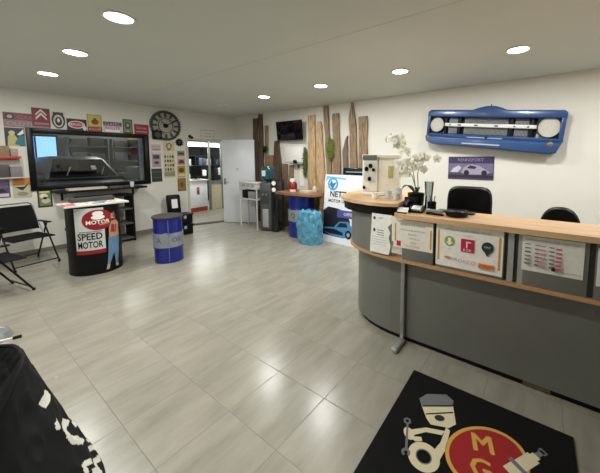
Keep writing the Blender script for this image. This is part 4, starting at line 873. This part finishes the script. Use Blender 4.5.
for pi_, (p, n, t0) in enumerate(((paths[0], 28, .34), (paths[1], 18, .4), (paths[2], 14, .36))):
    for k in range(n):
        t_ = t0+(1-t0)*(k+rnd.random()*.5)/n; f = t_*(len(p)-1); i = min(int(f), len(p)-2); q = Vector(p[i]).lerp(Vector(p[i+1]), f-i)
        pos_ = Vector((ob.x+q.x+rnd.gauss(0, .035), ob.y+q.y-.02+rnd.gauss(0, .025), ob.z+q.z+rnd.gauss(0, .022)))
        b_ = bl0 if first else bl0.copy()
        if not first: COL.objects.link(b_); b_.parent = oc
        first = False; b_.location = pos_-loc0; b_.rotation_euler = (rnd.uniform(-.5, .4), rnd.uniform(-.6, .6), rnd.uniform(-1.1, .9)); s = rnd.uniform(.9, 1.35); b_.scale = (s, s, s)
# clear vase beside the orchid
tag(MB().lathe([(0, 0), (.032, 0), (.036, .02), (.03, .12), (.04, .25), (.037, .25), (.027, .12), (.03, .01)], (-.825, 2.54, 1.15), glass('vase_glass', (.8, .84, .84), 1.5), 24).build('glass_vase'), 'tall clear glass vase right of the orchid pot', 'vase')
# dark office clutter
tel = thing('desk_telephone', 'black desk telephone below the orchid on the counter', 'telephone', (-.86, 2.4, 1.15))
TFm = FR((-.99, 2.33, 1.15), (.99, .05, 0), (-.05, .99, 0))
MB(TFm).add([(0, 0, 0), (.17, 0, 0), (.17, .11, 0), (0, .11, 0), (0, 0, .02), (.17, 0, .02), (.17, .11, .055), (0, .11, .055)], [[0, 3, 2, 1], [4, 5, 6, 7], [0, 1, 5, 4], [1, 2, 6, 5], [2, 3, 7, 6], [3, 0, 4, 7]], BLK).build('base', tel, smooth=False)
MB(TFm).tube([(.03, .0, .05), (.03, .035, .07), (.03, .08, .08), (.03, .105, .075)], .019, BLK, 12).build('handset', tel)
MB(TFm).add([(.08, .02, .028), (.155, .02, .028), (.155, .09, .0495), (.08, .09, .0495)], [[0, 1, 2, 3]], C('#c9c9c4', .4)).build('keypad', tel)
kb = tag(MB().box((-.74, 2.50, 1.15), (-.45, 2.58, 1.166), C('#2b2c2e', .3), bev=.004).build('flat_tray'), 'flat dark tray at the rear of the counter behind the tape dispenser', 'tray')
st_ = thing('stapler', 'small black and silver stapler right of the telephone', 'stapler', (-.72, 2.36, 1.15))
SFm = FR((-.78, 2.36, 1.15), (.98, -.1, 0), (.1, .98, 0))
MB(SFm).box((0, -.02, 0), (.14, .02, .012), BLK, bev=.004).build('base', st_); MB(SFm).box((.0, -.016, .018), (.135, .016, .042), C('#8c8e90', .3, .6), bev=.006).box((.0, -.012, .01), (.02, .012, .02), BLK).build('arm', st_)
ashy = thing('round_tray', 'low round black dish on the counter in front of the large office chair', 'dish', (-.555, 2.40, 1.15))
MB().lathe([(0, 0), (.075, 0), (.085, .015), (.085, .04), (.078, .045), (.065, .03), (0, .028)], (-.555, 2.40, 1.15), BLK, 32).build('dish', ashy)
MB().ring(-.555, 2.40, .03, .055, 1.178, 1.184, DGREY).build('inner_ring', ashy)
cp = thing('card_holder', 'tilted white card in a black holder left of the telephone', 'card holder', (-1.0, 2.36, 1.15))
pnc = thing('pen_cup', 'black pen cup just in front of the glass vase', 'cup', (-.775, 2.44, 1.15))
MB().lathe([(0, 0), (.033, 0), (.036, .09), (.032, .09), (.03, .005), (0, .005)], (-.765, 2.44, 1.15), BLK, 20).build('cup', pnc)
for dx, dy, c_ in ((.012, 0, '#20222a'), (-.012, .008, '#303438'), (0, -.012, '#44484a')): MB().cyl((-.765+dx*.5, 2.44+dy*.5, 1.156), (-.765+dx*2, 2.44+dy*2, 1.29), .004, C(c_, .4), 8).build('pen', pnc)
HF = FR((-1.0, 2.33, 1.15), (.8, -.3, 0), (.1, .45, .9))
bpy.data.objects.remove(cp)
cp = thing('card_holder', 'tilted white card in a black holder between raised top and telephone', 'card holder', (-.97, 2.27, 1.15))
HF = FR((-1.0, 2.26, 1.152), (.98, .1, 0), (-.08, .75, .65))
MB(HF).box((0, 0, -.004), (.09, .06, 0), WHT).build('card', cp, smooth=False); MB().box((-1.0, 2.255, 1.15), (-.915, 2.30, 1.158), BLK, bev=.002).build('holder', cp)
# ================================================================ OFFICE CHAIRS
def office_chair(loc, rot, label, w_, zt, round_, hz0):
    t = thing('office_chair', label, 'chair', loc); LT = C('#070708', .45, bump=.05)
    Fm = Matrix.Translation(loc) @ Matrix.Rotation(rot, 4, 'Z')   # chair faces local -Y
    m = MB(Fm); n = 20; k_ = 16; vs = []; fs = []
    def outline(a):
        ca, sa = cos(a), sin(a); e = .35 if not round_ else .8
        return (w_/2*math.copysign(abs(ca)**e, ca), (zt-hz0)/2*math.copysign(abs(sa)**(e if sa > 0 or not round_ else .35), sa))
    rings = []; N = 48
    for (sc, y) in ((.001, -.03), (.8, -.038), (.94, -.032), (1, -.01), (1, .03), (.93, .055), (.001, .06)):
        rings.append([(outline(2*pi*i/N)[0]*sc, .24+y+.05*((outline(2*pi*i/N)[1]/(zt-hz0)*2)**2)*.3, (zt+hz0)/2+outline(2*pi*i/N)[1]*sc) for i in range(N)])
    vs = [p for r in rings for p in r]; fs = [[i*N+k, i*N+(k+1) % N, (i+1)*N+(k+1) % N, (i+1)*N+k] for i in range(len(rings)-1) for k in range(N)]
    m.add(vs, fs, LT); m.build('backrest', t)
    MB(Fm).box((-.24, -.26, .42), (.24, .22, .52), LT, bev=.04).build('seat', t)
    MB(Fm).box((-.05, .2, .38), (.05, .31, hz0+.15), BLK, bev=.01).build('back_support', t)
    for s in (-1, 1):
        MB(Fm).tube([(s*.24, -.1, .44), (s*.31, -.1, .5), (s*.31, -.1, .68), (s*.31, .12, .70)], .014, BLK, 8).box((s*.31-.03, -.15, .68), (s*.31+.03, .15, .71), LT, bev=.01).build('armrest', t)
    MB(Fm).cyl((0, 0, .1), (0, 0, .42), .028, C('#55585a', .3, .8)).build('column', t)
    for k in range(5):
        a = 2*pi*k/5+.3; lgx = MB(Fm).tube([(0, 0, .12), (.28*cos(a), .28*sin(a), .075)], .024, BLK, 8, r2=.014).build('leg', t)
        MB(Fm).lathe([(0, -.02), (.026, -.02), (.028, 0), (.026, .02), (0, .02)], (0, 0, 0), BLK2, 14, F=Fm @ FR((.28*cos(a), .28*sin(a), .028), (1, 0, 0), (0, 0, 1))).build('caster', lgx)
    return t
office_chair((-.67, 3.25, 0), .06, 'large square backed black office chair behind the counter', .46, 1.29, False, .62)
office_chair((.115, 3.22, 0), -.05, 'black office chair with a rounded back, right one behind the counter', .33, 1.14, True, .60)

# ================================================================ CAR FRONT ON THE WALL
cf = thing('car_front_panel', 'blue car front end with round lamp holes hung on the right wall', 'car part', (-.72, WY, 1.75))
CFB = C('#2b4a7c', .28, .1, var=.08, scale=5, coat=.4); CFD = C('#11141c', .5)
KF = onright(-.73, 2.055) @ Matrix.Rotation(radians(-5.4), 4, 'Z') @ Matrix.Scale(.965, 4, (1, 0, 0))
# frame: upper bar, lower bar, side cheeks around the dark opening
def bar(pts_top, pts_bot, z_in, z_out, name, mat=CFB, lip=.02):
    """lofted pressed-metal bar: rows across the width, rounded section"""
    m = MB(KF); vs = []; n = 7
    for (a, b) in zip(pts_top, pts_bot):
        x0, y1 = a; x1, y0 = b; h_ = y1-y0
        for (yy, zz) in ((y0, z_in), (y0, z_out-lip), (y0+h_*.12, z_out-.004), (y0+h_*.5, z_out), (y0+h_*.85, z_out-.008), (y1, z_out-lip-.01), (y1, z_in)):
            vs.append((x0+(x1-x0)*(1-(yy-y0)/(h_+1e-9)), yy, zz))
    r_ = len(pts_top); fs = [[i*n+k, (i+1)*n+k, (i+1)*n+k+1, i*n+k+1] for i in range(r_-1) for k in range(n-1)]
    fs += [[i*n+n-1, (i+1)*n+n-1, (i+1)*n, i*n] for i in range(r_-1)]
    fs += [list(range(n)), [(r_-1)*n+k for k in range(n)][::-1]]
    return m.add(vs, fs, mat).build(name, cf)
X = [-.93, -.90, -.8, -.5, -.25, -.17, -.08, .0, .08, .15, .22, .5, .8, .90, .935]
bump_ = {-.25: .0, -.17: .03, -.08: .05, .0: .055, .08: .05, .15: .03, .22: 0}
bar([(x, (.25 if abs(x) < .91 else .225)+bump_.get(x, 0)) for x in X], [(x, .14) for x in X], 0, .15, 'upper_panel')
bar([(x, -.115) for x in X], [(x, -.165) for x in X], 0, .13, 'middle_rail')
bar([(-.93, -.165), (-.8, -.165), (0, -.165), (.8, -.165), (.93, -.165)], [(-.90, -.25), (-.8, -.29), (0, -.305), (.8, -.33), (.88, -.30)], 0, .19, 'lower_valance')
def cheek(s, lx):
    m = MB(KF); m.box((s*.93 if s < 0 else .875, -.165, 0), (-.885 if s < 0 else .935, .225, .14), CFB, bev=.018); return m.build('side_cheek', cf)
cheek(-1, 0); cheek(1, 0)
def lamp(cx, cy, r):
    MB(KF).ring(cx, cy, r, r+.012, .02, .12, CFD, seg=40).build('lamp_ring', cf)
    m = MB(KF); m.lathe([(r, .10), (r-.015, .04), (r-.05, .012), (0, .008)], (cx, cy, 0), C('#bdbab0', .55), 40); m.build('lamp_bowl', cf)  # bowl grey darkened to hold the shade seen inside the lamp hole
lamp(-.775, .02, .112); lamp(.755, .025, .13)
MB(KF).box((-.66, -.115, .01), (.61, .14, .03), CFD).build('back_grille_panel', cf)
for x0, x1 in ((-.60, -.46), (-.36, .26), (.34, .52)):
    m = MB(KF); m.box((x0, -.105, .03), (x1, .135, .04), C('#55575c', .5))
    k = x0+.008
    while k < x1-.006: m.box((k, -.105, .04), (k+.006, .135, .055), C('#9a9c9f', .4, .5)); k += .017
    m.build('grille_mesh', cf)
for x in (-.64, -.42, .30, .56): MB(KF).box((x-.018, -.115, .02), (x+.018, .14, .09), CFD, bev=.004).build('grille_strut', cf)
m = MB(KF); m.box((-.655, .0, .08), (.62, .05, .105), C('#dcdcd8', .3), bev=.006); m.build('white_bar', cf)
m = MB(KF)
for k, x in enumerate((-.58, -.45, -.2, .08, .33, .5)): m.box((x, .012, .105), (x+(.05 if k in (1, 2, 3) else .025), .034, .107), C('#4c4e52', .5))
m.build('bar_marks', cf)
MB(KF).prism([(-.28, -.15), (.22, -.15), (.2, -.175), (-.26, -.175)], .12, .16, C('#93a6c4', .3, .2)).build('pale_inset', cf)
MB(KF).box((-.33, -.262, .17), (.2, -.243, .196), C('#b3bcc9', .3, .3)).build('pale_lower_strip', cf)
MB(KF).prism([(-.03, -.14), (.03, -.14), (0, -.175)], .12, .17, BLK).build('black_badge', cf)
for x, y in ((-.88, -.19), (.80, -.20)): MB(KF).lathe([(.035, .0), (.035, .02), (.02, .03), (0, .033)], (x, y, .165), C('#7c5a3c' if x > 0 else '#5e5552', .35), 20).build('indicator', cf)
MB(KF).box((-.08, .29, .08), (.07, .31, .11), C('#8e96a3', .3, .4), bev=.003).cyl((0, .295, .09), (0, .335, .09), .008, BLK, 10).build('bonnet_catch', cf)
cf2 = sign(onright(0, 0), -1.30, 1.27, -.64, 1.63, '#4a4360', [('r', .0, .72, 1, 1, '#362b55'), ('t', .5, .86, .13, 'RENNSPORT', '#8f83a8'), ('r', .02, .3, .98, .7, '#6f6886'), ('p', [(.3, .3), (.35, .52), (.5, .68), (.7, .6), (.92, .34), (.85, .24), (.4, .22)], '#9f9bb3'), ('p', [(.42, .5), (.5, .63), (.64, .56), (.6, .46)], '#2a2438'), ('e', .42, .3, .06, .12, '#1d1a26'), ('e', .8, .3, .06, .12, '#1d1a26'), ('r', 0, .08, 1, .2, '#2a2540'), ('p', [(.05, .32), (.12, .5), (.25, .62), (.3, .5), (.22, .32)], '#c4c0cf')],
     'wall_poster', 'wide purple racing car poster below the blue car front', 'poster')

# ================================================================ FOLDING CHAIRS
def folding_chair(loc, rot, label):
    t = thing('folding_chair', label, 'chair', loc, 'black folding armchairs'); Fm = Matrix.Translation(loc) @ Matrix.Rotation(rot, 4, 'Z')  # faces local +X
    TBm = C('#0b0b0c', .4, .1); FB = C('#0c0d0e', .9, bump=.1); r = .011
    for s in (-1, 1):
        y = s*.25
        lfs = [MB(Fm).tube([(-.05, y, .60), (.30, y, .011)], r, TBm).build('leg', t), MB(Fm).tube([(.03, y, .60), (-.31, y, .011)], r, TBm).build('leg', t)]
        MB(Fm).box((-.20, y-.022, .60), (.13, y+.022, .622), TBm, bev=.008).build('armrest', t)
        for qi, x in enumerate((.30, -.31)): MB(Fm).cyl((x, y, 0), (x, y, .03), .015, BLK, 10).build('foot_cap', lfs[qi])
    MB(Fm).tube([(.275, -.25, .055), (.275, .25, .055)], .008, TBm).build('front_crossbar', t); MB(Fm).tube([(-.28, -.25, .06), (-.28, .25, .06)], .008, TBm).build('rear_crossbar', t)
    zt = .90
    bf = [(-.02, -.23, .40), (-.20, -.23, .62), (-.30, -.23, zt-.06), (-.315, -.215, zt-.02), (-.32, -.18, zt), (-.32, .18, zt), (-.315, .215, zt-.02), (-.30, .23, zt-.06), (-.20, .23, .62), (-.02, .23, .40)]
    MB(Fm).tube(bf, r, C('#7d7f80', .3, .7)).build('back_frame', t)
    MB(Fm).grid(lambda u, v: (-.115-.19*v-.02*sin(pi*u), -.225+.45*u, .50+.36*v-.0), 10, 10, FB).grid(lambda u, v: (-.125-.19*v-.02*sin(pi*u), -.225+.45*u, .50+.36*v-.0), 10, 10, FB).build('backrest', t)
    MB(Fm).tube([(-.2, -.23, .42), (.26, -.23, .42), (.27, .23, .42), (-.2, .23, .42)], r, TBm, closed=True).build('seat_frame', t)
    MB(Fm).grid(lambda u, v: (-.2+.46*u, -.225+.45*v, .428-.015*sin(pi*u)*sin(pi*v)), 10, 10, FB).grid(lambda u, v: (-.2+.46*u, -.225+.45*v, .418-.015*sin(pi*u)*sin(pi*v)), 10, 10, FB).build('seat', t)
    return t
folding_chair((-6.36, .80, 0), radians(13.5), 'black folding armchair against the wall under the posters')
folding_chair((-5.19, .31, 0), radians(104), 'black folding armchair cut off by the left edge, only its legs in view')

# ================================================================ FLOOR MAT
mt = thing('logo_mat', 'black floor mat with a red oval MG emblem lying in front of the counter', 'mat', (-.27, 1.45, 0))
MATB = C('#121213', .95, var=.25, scale=400, bump=.5); CRM = C('#d9cfae', .9, var=.08, scale=200); GLD = C('#cfa24c', .9, var=.08, scale=200); MRD = C('#9c1f22', .9, var=.1, scale=200); MGY = C('#6f7076', .9)
m = MB(); m.prism([(-.735, 2.035), (.205, 2.045), (.235, .75), (-.71, .75)], 0.001, .010, MATB); m.build('carpet', mt)
m = MB()
E_ = [(-.735, 2.035), (.205, 2.045), (.235, .75), (-.71, .75)]
for i in range(4):
    a, b = Vector(E_[i]), Vector(E_[(i+1) % 4]); d_ = (b-a).normalized(); n_ = Vector((d_.y, -d_.x))*.018
    m.prism([tuple(a), tuple(b), tuple(b+n_), tuple(a+n_)], .0005, .007, C('#2a2a29', .7))
m.build('rubber_edge', mt)
MATART = True
def art(px, z, mat, m): m.prism(px, .0095, .010+z, mat)
m = MB(Matrix.Translation((-.27, 1.45, 0)))
OV = Matrix.Translation((.085, .20, 0))
m.ell(.088, .185, .172, .226, .0095, .0104, GLD, seg=44, rot=radians(-38)); m.ell(.088, .185, .152, .205, .0095, .0108, MRD, seg=44, rot=radians(-38)); m.build('red_oval', mt)
m = MB(Matrix.Translation((-.27, 1.45, 0))); ra = radians(18)
for q_, (dx, dy) in enumerate(((-.0045, 0), (0, .0), (.0045, 0), (0, -.004))):
    m.text('M', .058+dx, .252+dy, .105, .0112+q_*.0001, GLD, rot=ra); m.text('G', .075+dx, .10+dy, .105, .0112+q_*.0001, GLD, rot=ra-.05)
m.F = m.F; m.build('lettering', mt, smooth=False)
m = MB(Matrix.Translation((-.27, 1.45, 0)))
m.prism([(-.302, .295), (-.14, .414), (-.092, .289), (-.12, .24), (-.216, .2), (-.249, .226)], .0095, .0106, CRM)
m.prism([(-.339, .348), (-.309, .415), (-.201, .485), (-.147, .458), (-.144, .404), (-.303, .293)], .0095, .0108, MGY)
for k in (0, .04): m.prism([(-.30+k*.9, .31-k*1.25), (-.145+k*.42, .42-k*1.25), (-.142+k*.42, .41-k*1.25), (-.297+k*.9, .30-k*1.25)], .0095, .0112, C('#2a2a2c', .9))
m.ell(-.185, .275, .03, .022, .0095, .0112, C('#2a2a2c', .9), rot=.6); m.build('piston_picture', mt)
m = MB(Matrix.Translation((-.27, 1.45, 0)))
m.prism([(-.135, .235), (-.11, .225), (-.10, .09), (-.11, .02), (-.14, .0), (-.15, .06), (-.135, .12)], .0095, .0104, CRM)
m.ring(-.185, -.012, .036, .082, .0095, .0106, CRM, seg=36); m.ring(-.185, -.012, .036, .042, .0095, .0110, MGY, seg=36)
m.prism([(-.30, .10), (-.23, .165), (-.135, .205), (-.14, .17), (-.223, .135), (-.27, .08)], .0095, .0104, CRM); m.ell(-.30, .07, .04, .028, .0095, .0106, CRM, rot=-.8); m.prism([(-.30, .05), (-.25, .045), (-.22, .07), (-.235, .09)], .0095, .0104, CRM); m.build('connecting_rod_picture', mt)
m = MB(Matrix.Translation((-.27, 1.45, 0)))
m.ring(-.339, .142, .012, .024, .0095, .0108, MGY, seg=6); m.prism([(-.335, .12), (-.325, .125), (-.272, -.02), (-.284, -.028)], .0095, .0108, MGY); m.ring(-.272, -.045, .01, .024, .0095, .0108, MGY, seg=20, a0=-.6, a1=4.6); m.build('wrench_picture', mt)
m = MB(Matrix.Translation((-.27, 1.45, 0))); d_ = Vector((.135, .222)).normalized(); n_ = Vector((-d_.y, d_.x)); o_ = Vector((.195, .16))
for a, b, w_, mm in ((0, .06, .034, CRM), (.06, .085, .05, MGY), (.085, .19, .032, CRM), (.19, .215, .02, CRM), (.215, .27, .013, MGY), (.255, .28, .02, MGY)):
    m.prism([tuple(o_+d_*a+n_*w_), tuple(o_+d_*a-n_*w_), tuple(o_+d_*b-n_*w_), tuple(o_+d_*b+n_*w_)], .0095, .0112, mm)
m.build('spark_plug_picture', mt)

# ================================================================ BLACK FABRIC SACK (front left)
sc_ = Vector((-2.0, -.12, 0)); SKM = C('#0f1011', .75, var=.2, scale=8, bump=.15)
def sackfn(a, s):
    """s in 0..1 : floor up to the rim, 1..1.6 : over the rim and down inside"""
    t = min(s, 1.15); cx, cy = -1.86-.218*t, -.136+.026*t
    dip = .34*max(0, cos(a+.17))**2
    if s <= 1: r = .332+.235*(1-s)**1.17; z = .643*s-dip*s**2.5
    else:
        q = (s-1)/.6
        r = .332-.05*sin(min(1, q*2.5)*pi/2)-.27*q**1.6; z = .643+.015*sin(min(1, q*5)*pi)-dip*(1-q)-.22*min(1, q*1.6)*(1 if dip < .01 else 1-.8*(dip/.34)*(1-q))
    wr = noise.noise((cos(a)*2.2, sin(a)*2.2, s*2.5))*.015-abs(noise.noise((cos(a)*5.5, sin(a)*5.5, s*5+3)))*.022+.008
    if s < .06: wr *= s/.06
    if .9 < s < 1.15: wr *= .4
    r += wr; zz = z+.015*noise.noise((cos(a)*3, sin(a)*3, s*4+9))*min(1, s*4)
    if s > 1.12: zz += .05*min(1, (s-1.12)*6)*(noise.noise((cx+r*cos(a)*3, r*sin(a)*9, 2))+.8*abs(noise.noise((r*cos(a)*7+4, r*sin(a)*13, 5))))
    return Vector((cx+r*cos(a), cy+r*sin(a), max(.002, zz)))
bgk = thing('fabric_sack', 'large open black fabric sack with white print in the bottom left corner', 'bag', (sc_.x, sc_.y, 0))
NU, NV = 400, 190
PRT = [[(1.104, .757), (1.37, .734), (1.383, .672), (1.182, .677)], [(1.121, .571), (1.178, .579), (1.235, .559), (1.196, .524), (1.117, .521), (1.095, .549)],
       [(1.418, .494), (1.47, .434), (1.3, .451), (1.278, .414), (1.40, .333), (1.46, .256), (1.366, .276), (1.196, .386), (1.148, .451), (1.191, .496)],
       [(1.46, .25), (1.64, .14), (1.66, .11), (1.47, .21)], [(1.401, .226), (1.641, .085), (1.60, .065), (1.401, .18)], [(1.278, .15), (1.40, .12), (1.55, .05), (1.50, .03), (1.40, .08), (1.36, .04), (1.27, .11)],
       [(1.134, .258), (1.226, .233), (1.313, .185), (1.265, .17), (1.187, .21), (1.15, .18), (1.11, .21)], [(1.21, .165), (1.326, .10), (1.374, .03), (1.30, .03), (1.18, .13)], [(1.5, .40), (1.7, .34), (1.68, .30), (1.5, .35)]]
def inpoly(x, y, P):
    c_ = False
    for i in range(len(P)):
        (x0, y0), (x1, y1) = P[i], P[i-1]
        if (y0 > y) != (y1 > y) and x < (x1-x0)*(y-y0)/(y1-y0)+x0: c_ = not c_
    return c_
m = MB(); m.grid(lambda u, v: sackfn(2*pi*u, v*1.6), NU, NV, SKM)
pk = m.mi(C('#d2d2c6', .7))
for k in range(len(m.f)):
    u_ = (k % NU+.5)/NU*2*pi; v_ = (k//NU+.5)/NV*1.6
    if v_ < 1 and 1.0 < u_ < 1.8 and any(inpoly(u_, v_, P) for P in PRT): m.m[k] = pk
topc = sum((sackfn(2*pi*i/140, 1.6) for i in range(140)), Vector())/140
m.add([topc]+[sackfn(2*pi*i/140, 1.6) for i in range(140)], [[0, i+1, (i+1) % 140+1] for i in range(140)], SKM)
m.build('body', bgk, weld=True)
def cordfn(a): 
    p = sackfn(a, 1.03); q = sackfn(a, .94); return p+(p-Vector((sc_.x, sc_.y, p.z))).normalized()*.002
m = MB(); m.tube([cordfn(2*pi*i/80) for i in range(80)], .009, C('#0e0e10', .7), 8, closed=True); m.build('rim_hem', bgk)
#SACKART#
so = thing('chrome_stand_foot', 'silver domed stand foot with black tipped rod at the left edge', 'stand', (-3.93, .19, 0))
MB().lathe([(0, 0), (.17, 0), (.17, .01), (.15, .06), (.09, .10), (0, .115)], (-3.93, .19, 0), C('#a9adb0', .25, .6), 32).build('dome', so)
m = MB().tube([(-3.84, .14, .085), (-3.66, .20, .08), (-3.56, .335, .10)], .009, C('#e3e3de', .3), 10); m.build('rod', so)
MB().tube([(-3.567, .325, .0985), (-3.54, .365, .104)], .014, BLK, 10).build('black_tip', so)
